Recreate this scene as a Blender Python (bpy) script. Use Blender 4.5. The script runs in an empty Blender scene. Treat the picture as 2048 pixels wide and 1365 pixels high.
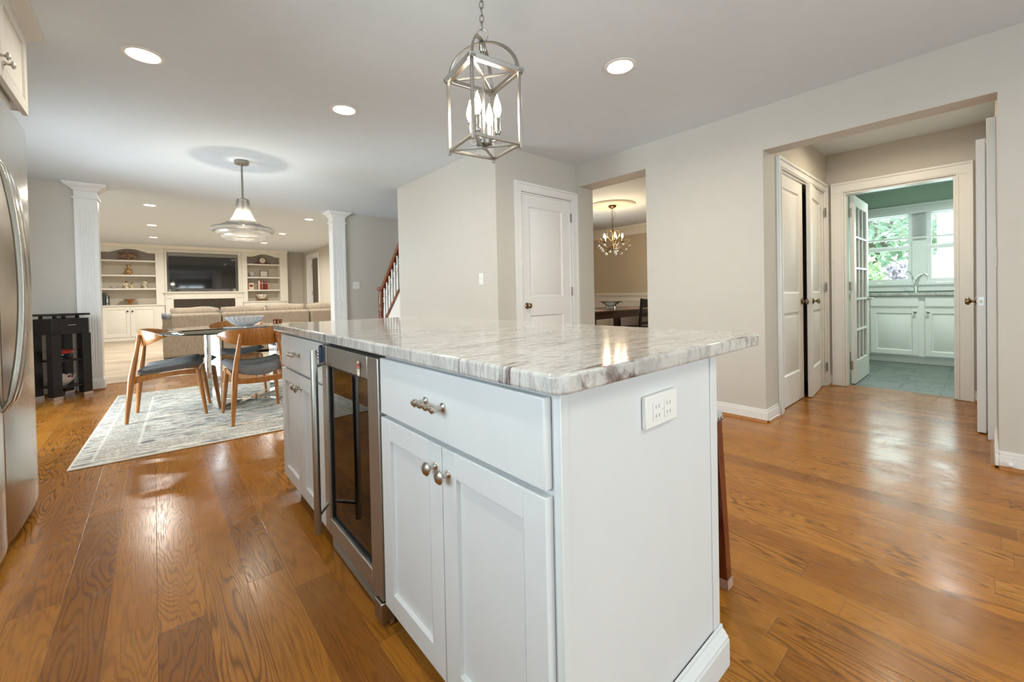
import bpy, bmesh, math, random
from mathutils import Vector, Matrix
R = math.radians
PI = math.pi
random.seed(7)
sc = bpy.context.scene
COL = sc.collection

# ------------------------------------------------------------------ camera
cam_d = bpy.data.cameras.new('camera')
cam = bpy.data.objects.new('camera', cam_d)
COL.objects.link(cam)
cam_d.sensor_width = 36.0
cam_d.lens = 826.59 / 2048 * 36.0
cam_d.shift_y = -(682.5 - 601.15) / 2048
cam_d.clip_start = 0.02
def rot3(rx, ry, rz):
    a = Matrix(((1,0,0),(0,math.cos(rx),-math.sin(rx)),(0,math.sin(rx),math.cos(rx))))
    b = Matrix(((math.cos(rz),-math.sin(rz),0),(math.sin(rz),math.cos(rz),0),(0,0,1)))
    c = Matrix(((math.cos(ry),0,math.sin(ry)),(0,1,0),(-math.sin(ry),0,math.cos(ry))))
    return a @ b @ c
Mw = rot3(.0134746, -.7144107, -.0207461) @ Matrix(((1,0,0),(0,0,-1),(0,1,0)))
cm = Matrix((Mw[0], -Mw[1], -Mw[2])).transposed().to_4x4()
cm.translation = (0, 0, 1.03)
cam.matrix_world = cm
sc.camera = cam

# ------------------------------------------------------------------ colour management, world, daylight
sc.view_settings.view_transform = 'Standard'
sc.view_settings.look = 'None'
sc.view_settings.gamma = 1.0
sc.view_settings.use_curve_mapping = False
sc.view_settings.exposure = -0.16
world = bpy.data.worlds.new('sky')
sc.world = world
world.use_nodes = True
bg = world.node_tree.nodes['Background']
bg.inputs[0].default_value = (0.80, 0.94, 1.0, 1)
bg.inputs[1].default_value = 4.0

def area(name, loc, aim, sx, sy, watts, color, spread=PI):
    d = bpy.data.lights.new(name, 'AREA')
    d.shape = 'RECTANGLE'
    d.size = sx; d.size_y = sy
    d.energy = watts; d.color = color; d.spread = spread
    o = bpy.data.objects.new(name, d)
    COL.objects.link(o)
    o.location = loc
    o.rotation_euler = Vector(aim).to_track_quat('-Z', 'Y').to_euler()
    return o
DAY = (0.80, 0.92, 1.0)
# daylight outside the patio door, laundry and dining windows, plus two added fill lamps
area('daylight_patio', (-1.50, 5.25, .95), (1, .28, -.30), 1.7, 1.6, 128, (.84, .95, 1.0))
area('fill_left_window', (-1.55, 0.55, 1.55), (1, 0, .5), 1.5, 1.0, 66, (.68, .88, 1.0))  # cool fill behind an added window, tilted up to brighten the ceiling
area('fill_rear_doors', (1.2, -3.25, 1.15), (0, 1, .5), 2.6, 2.0, 63, (0.80, 0.95, 1.0))  # added fill from behind the viewer, tilted up for ceiling and island end
area('daylight_laundry', (8.50, 0.64, 1.65), (-1, 0, -.05), 1.3, 1.1, 40, (0.72, 0.95, 0.96))
area('daylight_dining', (5.6, 6.75, 1.5), (0, -1, 0), 1.6, 1.4, 60, (0.95, 0.97, 1.0))

# ------------------------------------------------------------------ helpers
ORG = {}
class MB:
    """collects shapes in world (or thing-local) coordinates"""
    def __init__(s):
        s.v = []; s.f = []
    def add(s, vs, fs, m=None):
        n = len(s.v)
        for p in vs:
            p = Vector(p)
            s.v.append(m @ p if m is not None else p)
        for f in fs:
            s.f.append([n + i for i in f])
        return s
    def box(s, x0, x1, y0, y1, z0, z1, m=None):
        v = [(x0,y0,z0),(x1,y0,z0),(x1,y1,z0),(x0,y1,z0),(x0,y0,z1),(x1,y0,z1),(x1,y1,z1),(x0,y1,z1)]
        return s.add(v, [(3,2,1,0),(4,5,6,7),(0,1,5,4),(1,2,6,5),(2,3,7,6),(3,0,4,7)], m)
    def hexa(s, a, b, m=None):
        """two quads a, b (4 pts each) joined"""
        return s.add(list(a)+list(b), [(3,2,1,0),(4,5,6,7),(0,1,5,4),(1,2,6,5),(2,3,7,6),(3,0,4,7)], m)
    def prism(s, poly, axis, a, b, m=None):
        n = len(poly)
        def P(p, t):
            return (t, p[0], p[1]) if axis == 'x' else (p[0], t, p[1]) if axis == 'y' else (p[0], p[1], t)
        v = [P(p, a) for p in poly] + [P(p, b) for p in poly]
        fs = [list(range(n))[::-1], [n+i for i in range(n)]]
        fs += [(i, (i+1) % n, n+(i+1) % n, n+i) for i in range(n)]
        return s.add(v, fs, m)
    def lathe(s, prof, c=(0,0,0), seg=24, m=None, closed=False, wob=None):
        n = len(prof); v = []; f = []
        for i in range(seg):
            a = 2*PI*i/seg
            for j, (r, z) in enumerate(prof):
                k = wob(a, j) if wob else 1.0
                v.append((c[0]+r*k*math.cos(a), c[1]+r*k*math.sin(a), c[2]+z))
        for i in range(seg):
            i2 = (i+1) % seg
            for j in range(n-1 if not closed else n):
                j2 = (j+1) % n
                f.append((i*n+j, i2*n+j, i2*n+j2, i*n+j2))
        if not closed:
            if prof[0][0] > 1e-5: f.append([i*n for i in range(seg)][::-1])
            if prof[-1][0] > 1e-5: f.append([i*n+n-1 for i in range(seg)])
        return s.add(v, f, m)
    def tube(s, pts, r, seg=8, closed=False, m=None, flat=None, up=None):
        """round (or flat = (half width, half height)) section swept along pts"""
        pts = [Vector(p) for p in pts]; n = len(pts); v = []; f = []
        prev = None
        for i, p in enumerate(pts):
            if closed: t = pts[(i+1) % n] - pts[i-1]
            else: t = pts[min(i+1, n-1)] - pts[max(i-1, 0)]
            t.normalize()
            if up is not None:
                u = Vector(up)
                u = u - t*u.dot(t)
                if u.length < 1e-4: u = t.orthogonal()
            elif prev is None: u = t.orthogonal()
            else:
                u = prev - t*prev.dot(t)
                if u.length < 1e-5: u = t.orthogonal()
            u.normalize(); prev = u; w = t.cross(u)
            rr = r[i] if isinstance(r, (list, tuple)) else r
            if flat:
                fl = flat[i] if isinstance(flat[0], (list, tuple)) else flat
                for a, b in ((-1,-1),(1,-1),(1,1),(-1,1)):
                    v.append(p + w*(a*fl[0]) + u*(b*fl[1]))
            else:
                for k in range(seg):
                    a = 2*PI*k/seg
                    v.append(p + u*(rr*math.cos(a)) + w*(rr*math.sin(a)))
        q = 4 if flat else seg
        for i in range(n if closed else n-1):
            i2 = (i+1) % n
            for k in range(q):
                k2 = (k+1) % q
                f.append((i*q+k, i*q+k2, i2*q+k2, i2*q+k))
        if not closed:
            f.append(list(range(q))[::-1]); f.append([(n-1)*q+k for k in range(q)])
        return s.add(v, f, m)
    def sphere(s, c, r, seg=14, rings=8, sc3=(1,1,1), m=None):
        v = [(c[0], c[1], c[2]-r*sc3[2])]; f = []
        for j in range(1, rings):
            t = -PI/2 + PI*j/rings
            for i in range(seg):
                a = 2*PI*i/seg
                v.append((c[0]+r*sc3[0]*math.cos(t)*math.cos(a), c[1]+r*sc3[1]*math.cos(t)*math.sin(a), c[2]+r*sc3[2]*math.sin(t)))
        v.append((c[0], c[1], c[2]+r*sc3[2]))
        for i in range(seg):
            f.append((0, 1+(i+1) % seg, 1+i))
            for j in range(rings-2):
                a = 1+j*seg; b = a+seg
                f.append((a+i, a+(i+1) % seg, b+(i+1) % seg, b+i))
            f.append((len(v)-1, 1+(rings-2)*seg+i, 1+(rings-2)*seg+(i+1) % seg))
        return s.add(v, f, m)
    def rings(s, rects, m=None, y=True):
        """nested rectangles (x0,x1,z0,z1,y) joined, last one filled: a moulded panel face"""
        v = []; f = []
        for (x0,x1,z0,z1,yy) in rects:
            v += [(x0,yy,z0),(x1,yy,z0),(x1,yy,z1),(x0,yy,z1)]
        for k in range(len(rects)-1):
            for i in range(4):
                j = (i+1) % 4
                f.append((k*4+i, k*4+j, k*4+4+j, k*4+4+i))
        k = len(rects)-1
        f.append((k*4, k*4+1, k*4+2, k*4+3))
        return s.add(v, f, m)

def link(name, mb, mat, parent=None, bevel=0, base=None, smooth=38, seg=2):
    me = bpy.data.meshes.new(name)
    if parent is not None: o0 = ORG[parent.name]
    elif base is not None: o0 = Vector(base)
    else:
        xs = [p.x for p in mb.v]; ys = [p.y for p in mb.v]; zs = [p.z for p in mb.v]
        o0 = Vector(((min(xs)+max(xs))/2, (min(ys)+max(ys))/2, min(zs)))
    me.from_pydata([tuple(p-o0) for p in mb.v], [], mb.f)
    bm = bmesh.new(); bm.from_mesh(me)
    bmesh.ops.recalc_face_normals(bm, faces=bm.faces)
    bm.to_mesh(me); bm.free()
    if smooth:
        for p in me.polygons: p.use_smooth = True
        me.set_sharp_from_angle(angle=R(smooth))
    me.materials.append(mat)
    o = bpy.data.objects.new(name, me)
    COL.objects.link(o)
    if parent is not None: o.parent = parent
    else: o.location = o0
    ORG[o.name] = o0
    if bevel:
        b = o.modifiers.new('bevel', 'BEVEL')
        b.width = bevel; b.segments = seg; b.limit_method = 'ANGLE'; b.angle_limit = R(35)
        b.harden_normals = False
    return o

def tag(o, label=None, cat=None, group=None, kind=None):
    if label: o['label'] = label
    if cat: o['category'] = cat
    if group: o['group'] = group
    if kind: o['kind'] = kind
    return o

def thing(name, loc, label, cat, group=None, kind=None):
    o = bpy.data.objects.new(name, None)
    o.empty_display_size = .05
    COL.objects.link(o); o.location = loc
    ORG[o.name] = Vector(loc)
    return tag(o, label, cat, group, kind)

def kids(o):
    return [c for c in bpy.data.objects if c.parent == o]
def dup(root, loc, rotz=0, label=None):
    r = root.copy(); COL.objects.link(r); r.location = loc; r.rotation_euler = (0, 0, rotz)
    if label: r['label'] = label
    for ch in kids(root):
        c = ch.copy(); COL.objects.link(c); c.parent = r
        for g in kids(ch):
            d = g.copy(); COL.objects.link(d); d.parent = c
    return r
def face(x, y, z=0, deg=0):
    """local frame of a front: x along it, -y out of it"""
    return Matrix.Translation((x, y, z)) @ Matrix.Rotation(R(deg), 4, 'Z')

# ------------------------------------------------------------------ materials
def pmat(name, col, rough=.5, metal=0.0, **kw):
    m = bpy.data.materials.new(name); m.use_nodes = True
    b = m.node_tree.nodes['Principled BSDF']
    b.inputs['Base Color'].default_value = (*col, 1)
    b.inputs['Roughness'].default_value = rough
    b.inputs['Metallic'].default_value = metal
    for k, v in kw.items():
        b.inputs[k].default_value = v
    return m
class NT:
    """short-hand for wiring nodes of one material"""
    def __init__(s, m):
        s.t = m.node_tree; s.b = s.t.nodes['Principled BSDF']
    def n(s, typ, **kw):
        nd = s.t.nodes.new('ShaderNode'+typ)
        for k, v in kw.items(): setattr(nd, k, v)
        return nd
    def put(s, sock, v):
        if hasattr(v, 'is_linked') or hasattr(v, 'links'): s.t.links.new(v, sock)
        else: sock.default_value = v
    def m(s, op, a, b=None, c=None, clamp=False):
        nd = s.n('Math', operation=op); nd.use_clamp = clamp
        s.put(nd.inputs[0], a)
        if b is not None: s.put(nd.inputs[1], b)
        if c is not None: s.put(nd.inputs[2], c)
        return nd.outputs[0]
    def coord(s, scale=(1,1,1), rot=(0,0,0), loc=(0,0,0)):
        tc = s.n('TexCoord'); mp = s.n('Mapping')
        s.t.links.new(tc.outputs['Object'], mp.inputs[0])
        mp.inputs['Scale'].default_value = scale; mp.inputs['Rotation'].default_value = rot
        mp.inputs['Location'].default_value = loc
        return mp.outputs[0]
    def xyz(s, vec=None):
        sp = s.n('SeparateXYZ')
        if vec is None: vec = s.n('TexCoord').outputs['Object']
        s.t.links.new(vec, sp.inputs[0])
        return sp.outputs
    def comb(s, x, y, z):
        nd = s.n('CombineXYZ')
        for i, q in enumerate((x, y, z)): s.put(nd.inputs[i], q)
        return nd.outputs[0]
    def noise(s, vec, scale=5, detail=4, rough=.55, dist=0):
        nd = s.n('TexNoise')
        s.put(nd.inputs['Vector'], vec)
        nd.inputs['Scale'].default_value = scale; nd.inputs['Detail'].default_value = detail
        nd.inputs['Roughness'].default_value = rough; nd.inputs['Distortion'].default_value = dist
        return nd.outputs['Fac']
    def ramp(s, fac, stops, interp='LINEAR'):
        nd = s.n('ValToRGB'); cr = nd.color_ramp; cr.interpolation = interp
        while len(cr.elements) > 1: cr.elements.remove(cr.elements[-1])
        cr.elements[0].position = stops[0][0]; cr.elements[0].color = (*stops[0][1], 1)
        for p, c in stops[1:]:
            e = cr.elements.new(p); e.color = (*c, 1)
        s.put(nd.inputs[0], fac)
        return nd.outputs[0]
    def mix(s, fac, a, b, mode='MIX'):
        nd = s.n('MixRGB', blend_type=mode)
        s.put(nd.inputs[0], fac)
        for i, q in ((1, a), (2, b)):
            if isinstance(q, tuple): q = (*q, 1) if len(q) == 3 else q
            s.put(nd.inputs[i], q)
        return nd.outputs[0]
    def step(s, v, lo, hi):
        nd = s.n('MapRange'); nd.interpolation_type = 'SMOOTHSTEP'
        s.put(nd.inputs[0], v); nd.inputs[1].default_value = lo; nd.inputs[2].default_value = hi
        return nd.outputs[0]
    def col(s, v): s.put(s.b.inputs['Base Color'], v)
    def rough(s, v): s.put(s.b.inputs['Roughness'], v)
    def bump(s, h, strength=.2, dist=.002):
        nd = s.n('Bump'); nd.inputs['Strength'].default_value = strength; nd.inputs['Distance'].default_value = dist
        s.put(nd.inputs['Height'], h)
        s.t.links.new(nd.outputs[0], s.b.inputs['Normal'])

def emat(name, col, strength):
    m = pmat(name, (.8,.8,.8), .4)
    b = m.node_tree.nodes['Principled BSDF']
    b.inputs['Emission Color'].default_value = (*col, 1)
    b.inputs['Emission Strength'].default_value = strength
    return m

def paint(name, col, rough, amp=.012, scale=9):
    m = pmat(name, col, rough); t = NT(m)
    n = t.noise(t.coord(), scale, 3)
    lo = tuple(c*(1-amp) for c in col); hi = tuple(min(1, c*(1+amp)) for c in col)
    t.col(t.ramp(n, [(.3, lo), (.7, hi)]))
    t.bump(t.noise(t.coord(), 260, 2), .04, .001)
    return m
WALL = paint('wall_paint', (.61,.575,.515), .75)
WALLFAM = paint('family_wall_paint', (.62,.575,.50), .75)
DINWALL = paint('dining_wall_paint', (.56,.47,.335), .75)
GREENWALL = paint('laundry_wall_paint', (.52,.635,.53), .75)
CEIL = paint('ceiling_paint', (.715,.775,.825), .85)
WHITE = paint('trim_paint', (.85,.845,.825), .38, .015)
CABWHITE = paint('cabinet_paint', (.70,.715,.715), .36, .012)
CABCREAM = paint('wall_cabinet_paint', (.66,.63,.57), .45, .02)
CREAM = paint('cream_paint', (.80,.76,.675), .45, .02)
NICKEL = pmat('brushed_nickel', (.56,.52,.46), .27, 1)
CHROME = pmat('chrome', (.82,.82,.82), .05, 1)
BRASS = pmat('antique_brass', (.30,.23,.14), .26, 1)
BRONZE = pmat('aged_bronze', (.13,.085,.045), .38, 1)
HINGE = pmat('hinge_metal', (.42,.40,.37), .3, 1)
BLACK = pmat('black_lacquer', (.008,.007,.007), .32)
DARKMETAL = pmat('dark_metal', (.05,.05,.055), .4, .8)
PLATEWHITE = pmat('switch_plastic', (.83,.82,.79), .35)
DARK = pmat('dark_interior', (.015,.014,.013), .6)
CAN = emat('can_lamp_lens', (1.0,.90,.74), 14.0)
BULB = emat('candle_bulb_glow', (1.0,.86,.68), 105.0)
BULBC = emat('chandelier_bulb_glow', (1.0,.76,.45), 620.0)
BULBB = emat('pendant_bulb_glow', (1.0,.86,.68), 420.0)

def wood(name, c1, c2, dark, rough=.3, scale=1.0, axis=2, coat=0.0):
    m = pmat(name, c1, rough); t = NT(m)
    s = [9*scale]*3; s[axis] = .8*scale
    v = t.coord(tuple(s))
    n = t.noise(v, 1.0, 3, .5, .4)
    ring = t.m('POWER', t.m('MULTIPLY_ADD', t.m('SINE', t.m('MULTIPLY', n, 55)), .5, .5), 2.2)
    s2 = [140*scale]*3; s2[axis] = 5*scale
    fine = t.noise(t.coord(tuple(s2)), 1.0, 2)
    c = t.mix(n, c1, c2)
    c = t.mix(t.m('MULTIPLY', ring, .45), c, dark)
    c = t.mix(t.m('MULTIPLY', t.step(fine, .5, .75), .4), c, dark)
    t.col(c)
    m.node_tree.nodes['Principled BSDF'].inputs['Coat Weight'].default_value = coat
    return m
TEAK = wood('honey_teak', (.36,.135,.028), (.47,.20,.05), (.20,.065,.012), .28, 1.6, 2, .3)
CHERRY = wood('cherry_wood', (.17,.040,.014), (.24,.065,.02), (.075,.015,.006), .25, 1.5, 2, .3)
MAHOG = wood('mahogany', (.11,.018,.008), (.16,.03,.012), (.05,.006,.003), .22, 1.5, 2, .4)
ESPRESSO = wood('espresso_wood', (.055,.022,.012), (.085,.035,.018), (.02,.008,.005), .28, 1.3, 1, .3)

def steel(name, col, rough, axis):
    m = pmat(name, col, rough, 1); t = NT(m)
    s = [220]*3; s[axis] = 3
    n = t.noise(t.coord(tuple(s)), 1.0, 2)
    t.rough(t.m('MULTIPLY_ADD', n, .12, rough-.05))
    t.bump(n, .05, .0006)
    return m
STEEL = steel('stainless_fridge', (.50,.475,.43), .24, 2)
STEELC = steel('stainless_cooler', (.50,.49,.455), .42, 2)

def oak():
    m = pmat('oak_floor', (.4,.18,.05), .25); t = NT(m)
    X, Y, Z = t.xyz()
    W = .124
    rx = t.m('DIVIDE', t.m('ADD', X, .0155), W)
    row = t.m('FLOOR', rx); fx = t.m('FRACT', rx)
    wn = t.n('TexWhiteNoise', noise_dimensions='1D'); t.put(wn.inputs['W'], row)
    yy = t.m('ADD', t.m('DIVIDE', Y, 1.25), t.m('MULTIPLY', wn.outputs['Value'], 9.7))
    pk = t.m('FLOOR', yy); fy = t.m('FRACT', yy)
    wid = t.n('TexWhiteNoise', noise_dimensions='2D'); t.put(wid.inputs['Vector'], t.comb(row, pk, 0))
    idv = wid.outputs['Value']
    idc = t.xyz(wid.outputs['Color'])
    gx = t.m('MINIMUM', fx, t.m('SUBTRACT', 1, fx)); gy = t.m('MINIMUM', fy, t.m('SUBTRACT', 1, fy))
    gap = t.m('MAXIMUM', t.m('SUBTRACT', 1, t.step(gx, .004, .013)), t.m('SUBTRACT', 1, t.step(gy, .0004, .0014)))
    gv = t.comb(t.m('MULTIPLY_ADD', X, 7.5, t.m('MULTIPLY', idv, 41)), t.m('MULTIPLY_ADD', Y, t.m('MULTIPLY_ADD', idc[1], .7, .40), t.m('MULTIPLY', idc[0], 77)), t.m('MULTIPLY', idc[2], 19))
    n1 = t.noise(gv, 1.0, 2.2, .5, .25)
    ring = t.m('MULTIPLY_ADD', t.m('SINE', t.m('MULTIPLY', n1, 210)), .5, .5)
    ring = t.m('MULTIPLY', t.m('POWER', ring, 3.2), t.m('MULTIPLY_ADD', idc[2], .75, .25))
    fv = t.comb(t.m('MULTIPLY_ADD', X, 260, t.m('MULTIPLY', idv, 90)), t.m('MULTIPLY', Y, 9), 0)
    fine = t.step(t.noise(fv, 1.0, 3, .6), .47, .72)
    big = t.noise(t.comb(t.m('MULTIPLY', X, 2.0), t.m('MULTIPLY', Y, .9), 0), 1.6, 3, .6)
    base = t.ramp(idv, [(0, (.255,.090,.011)), (.3, (.37,.137,.016)), (.6, (.43,.168,.021)), (.8, (.325,.117,.013)), (1, (.455,.188,.027))])
    base = t.mix(t.m('MULTIPLY', ring, .80), base, (.055,.017,.004))
    base = t.mix(t.m('MULTIPLY', fine, .50), base, (.085,.028,.006))
    base = t.mix(t.m('MULTIPLY', t.step(big, .35, .75), .22), base, (.52,.26,.06))
    base = t.mix(t.m('MULTIPLY', gap, .6), base, (.11,.045,.014))
    t.col(base)
    worn = t.step(t.noise(t.comb(X, Y, 0), 2.3, 5, .65, .6), .45, .7)
    rg = t.m('MULTIPLY_ADD', worn, .14, .20)
    rg = t.m('ADD', rg, t.m('MULTIPLY', fine, .07))
    t.rough(rg)
    h = t.m('SUBTRACT', t.m('MULTIPLY', t.m('ADD', ring, fine), -.18), gap)
    h = t.m('ADD', h, t.m('MULTIPLY', t.noise(t.comb(t.m('MULTIPLY', X, 9), t.m('MULTIPLY', Y, 2.2), 0), 1.0, 2), .8))
    t.bump(h, .16, .0022)
    t.b.inputs['Specular IOR Level'].default_value = .27
    return m
OAK = oak()

def granite():
    m = pmat('granite', (.7,.68,.64), .12); t = NT(m)
    rot = (0, 0, R(38))
    big = t.noise(t.coord((1.6, 5.0, 1.0), rot), 1.6, 5, .6, 1.2)
    vein = t.noise(t.coord((1.7, 12, 1.3), rot, (3, 1, 0)), 1.6, 7, .68, .9)
    fine = t.noise(t.coord((6, 42, 4), rot), 1.5, 6, .72, .7)
    grain = t.noise(t.coord((30, 75, 16), rot), 1.2, 4, .7, .4)
    c = t.ramp(big, [(.25, (.38,.375,.35)), (.42, (.53,.51,.475)), (.60, (.64,.615,.575)), (.8, (.45,.44,.415))])
    c = t.mix(t.m('MULTIPLY', t.step(grain, .47, .60), .48), c, (.27,.26,.245))
    c = t.mix(t.m('MULTIPLY', t.step(fine, .49, .62), .50), c, (.31,.28,.26))
    c = t.mix(t.m('MULTIPLY', t.step(vein, .585, .66), .75), c, (.20,.135,.115))
    c = t.mix(t.m('MULTIPLY', t.m('MULTIPLY', t.step(vein, .53, .62), t.step(fine, .47, .58)), .8), c, (.11,.06,.055))
    t.col(c)
    t.rough(.10)
    return m
GRANITE = granite()

def fabric(name, col, col2, scale=420, rough=.9):
    m = pmat(name, col, rough); t = NT(m)
    X, Y, Z = t.xyz()
    n = t.noise(t.coord(), scale, 2, .6)
    n2 = t.noise(t.coord((1, 1, .2)), scale*.4, 2, .6)
    t.col(t.mix(t.step(t.m('MULTIPLY_ADD', n2, .5, t.m('MULTIPLY', n, .5)), .35, .65), col, col2))
    t.bump(n, .25, .002)
    return m
SOFA = fabric('tan_tweed', (.30,.235,.17), (.42,.345,.265), 120)
SEATF = fabric('grey_wool', (.085,.088,.095), (.185,.185,.185), 350)
STOOLF = fabric('stool_grey_fabric', (.40,.41,.40), (.52,.52,.50), 350)
TEAL = fabric('teal_knit', (.03,.14,.12), (.06,.22,.19), 150)
THROW = fabric('grey_white_throw', (.13,.15,.18), (.34,.34,.32), 22)

def carpet():
    m = pmat('beige_carpet', (.66,.53,.38), .95); t = NT(m)
    a = t.noise(t.coord((1, 2.2, 1)), 1.4, 4, .6)
    b = t.noise(t.coord(), 190, 2)
    c = t.mix(t.step(a, .35, .65), (.43,.345,.255), (.56,.47,.365))
    t.col(t.mix(t.m('MULTIPLY', b, .25), c, (.5,.39,.27)))
    t.bump(b, .5, .005)
    return m
CARPET = carpet()

def rugmat(hx, hy):
    m = pmat('distressed_rug', (.7,.68,.62), .95); t = NT(m)
    X, Y, Z = t.xyz()
    d = t.m('MINIMUM', t.m('SUBTRACT', hx, t.m('ABSOLUTE', X)), t.m('SUBTRACT', hy, t.m('ABSOLUTE', Y)))
    streak = t.noise(t.comb(t.m('MULTIPLY', X, 7), t.m('MULTIPLY', Y, 34), 0), 1.0, 6, .75, .8)
    fine = t.noise(t.comb(t.m('MULTIPLY', X, 55), t.m('MULTIPLY', Y, 120), 0), 1.0, 3, .7)
    blot = t.noise(t.comb(X, Y, 3), 2.4, 3, .6, .4)
    hue = t.noise(t.comb(X, Y, 11), 4.2, 3, .6, .7)
    c = t.mix(t.step(blot, .35, .65), (.78,.72,.62), (.70,.67,.60))
    tint = t.ramp(hue, [(.30, (.66,.30,.16)), (.38, (.76,.70,.60)), (.45, (.76,.71,.62)), (.49, (.42,.50,.55)), (.53, (.76,.71,.62)), (.58, (.24,.34,.42)), (.62, (.74,.69,.60)), (.68, (.55,.20,.28)), (.76, (.66,.52,.24))])
    c = t.mix(t.m('MULTIPLY', t.step(fine, .40, .60), .70), c, tint)
    c = t.mix(t.m('MULTIPLY', t.step(streak, .485, .565), .85), c, (.13,.135,.14))
    inb = t.m('MULTIPLY', t.step(d, .105, .11), t.m('SUBTRACT', 1, t.step(d, .30, .305)))
    pat = t.n('TexVoronoi'); pat.feature = 'DISTANCE_TO_EDGE'; pat.inputs['Scale'].default_value = 34
    t.put(pat.inputs['Vector'], t.comb(X, Y, 0))
    pc = t.mix(t.step(pat.outputs[0], .05, .22), (.36,.33,.28), (.66,.63,.56))
    pc = t.mix(t.m('MULTIPLY', t.step(streak, .5, .62), .5), pc, (.62,.60,.55))
    c = t.mix(t.m('MULTIPLY', inb, .6), c, pc)
    line = t.m('MAXIMUM', t.m('MULTIPLY', t.step(d, .09, .093), t.m('SUBTRACT', 1, t.step(d, .106, .109))), t.m('MULTIPLY', t.step(d, .30, .303), t.m('SUBTRACT', 1, t.step(d, .318, .321))))
    c = t.mix(t.m('MULTIPLY', line, .6), c, (.78,.76,.70))
    c = t.mix(t.m('SUBTRACT', 1, t.step(d, .012, .016)), c, (.74,.70,.60))
    t.col(c)
    t.bump(fine, .4, .003)
    return m

def tile():
    m = pmat('slate_tile', (.2,.25,.23), .5); t = NT(m)
    br = t.n('TexBrick'); br.offset = .5
    X, Y, Z = t.xyz()
    t.put(br.inputs['Vector'], t.comb(Y, X, 0))
    br.inputs['Scale'].default_value = 1; br.inputs['Brick Width'].default_value = .6; br.inputs['Row Height'].default_value = .30
    br.inputs['Mortar Size'].default_value = .006
    br.inputs['Color1'].default_value = (.105,.13,.115,1); br.inputs['Color2'].default_value = (.16,.185,.168,1); br.inputs['Mortar'].default_value = (.05,.06,.055,1)
    n = t.noise(t.coord((1, 2, 1)), 5, 5, .65, .8)
    t.col(t.mix(t.m('MULTIPLY', t.step(n, .4, .7), .5), br.outputs['Color'], (.23,.265,.245)))
    return m
TILE = tile()

def glass(name, col=(1,1,1), rough=0.0, ior=1.45):
    return pmat(name, col, rough, 0, **{'Transmission Weight': 1.0, 'IOR': ior})
def pane(name, tint=(1,1,1), refl=.9, rough=.01):
    """thin window glass: transparent with a fresnel reflection"""
    m = bpy.data.materials.new(name); m.use_nodes = True
    nt = m.node_tree; nt.nodes.clear()
    out = nt.nodes.new('ShaderNodeOutputMaterial'); mix = nt.nodes.new('ShaderNodeMixShader')
    tr = nt.nodes.new('ShaderNodeBsdfTransparent'); gl = nt.nodes.new('ShaderNodeBsdfGlossy'); fr = nt.nodes.new('ShaderNodeFresnel')
    tr.inputs[0].default_value = (*tint, 1); gl.inputs['Roughness'].default_value = rough
    gl.inputs[0].default_value = (refl, refl, refl, 1); fr.inputs[0].default_value = 1.5
    nt.links.new(fr.outputs[0], mix.inputs[0]); nt.links.new(tr.outputs[0], mix.inputs[1]); nt.links.new(gl.outputs[0], mix.inputs[2])
    nt.links.new(mix.outputs[0], out.inputs[0])
    return m
PANE = pane('window_glass')
COOLGLASS = pane('cooler_door_glass', (.42,.40,.38), 1.0, .015)
TABLEGLASS = glass('green_table_glass', (.025,.10,.065), 0, 1.5)
TABLEGLASS.node_tree.nodes['Principled BSDF'].inputs['Specular Tint'].default_value = (.26,.34,.30,1)
SEEDED = None
def seeded():
    m = pane('seeded_glass', (.90,.90,.89), .55, .10); nt = m.node_tree
    t = NT.__new__(NT); t.t = nt
    no = t.noise(t.coord(), 120, 2)
    nd = nt.nodes.new('ShaderNodeBump'); nd.inputs['Strength'].default_value = .5; nd.inputs['Distance'].default_value = .002
    nt.links.new(no, nd.inputs['Height'])
    for q in nt.nodes:
        if q.type == 'BSDF_GLOSSY': nt.links.new(nd.outputs[0], q.inputs['Normal'])
    tl = nt.nodes.new('ShaderNodeBsdfTranslucent'); tl.inputs[0].default_value = (.85,.85,.84,1)
    df = nt.nodes.new('ShaderNodeBsdfDiffuse'); df.inputs[0].default_value = (.85,.85,.84,1)
    ad = nt.nodes.new('ShaderNodeMixShader'); nt.links.new(tl.outputs[0], ad.inputs[1]); nt.links.new(df.outputs[0], ad.inputs[2])
    m2 = nt.nodes.new('ShaderNodeMixShader'); out = [q for q in nt.nodes if q.type == 'OUTPUT_MATERIAL'][0]
    first = out.inputs[0].links[0].from_socket
    sd = t.step(t.noise(t.coord(), 170, 2), .45, .62); nt.links.new(t.m('MULTIPLY_ADD', sd, .12, .035), m2.inputs[0])
    nt.links.new(first, m2.inputs[1]); nt.links.new(ad.outputs[0], m2.inputs[2]); nt.links.new(m2.outputs[0], out.inputs[0])
    return m
SEEDED = seeded()
CRYSTAL = glass('crystal', (.97,.98,1.0), 0.02, 1.5)
CRYSTALB = glass('cut_crystal', (.9,.92,.95), 0.08, 1.5)
CRYSTALB.node_tree.nodes['Principled BSDF'].inputs['Transmission Weight'].default_value = .72

# ================================================================== the setting
def struct(name, mb, mat, label=None, bevel=0, base=(0,0,0), cat=None):
    o = link(name, mb, mat, None, bevel, base)
    return tag(o, label, cat or name.split('_')[0], None, 'structure')

# floors
f = MB(); f.box(-1.6, 3.7, -3, 7.33, -.1, 0); f.box(3.7, 7.75, -.6, 7.0, -.1, 0)
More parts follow.
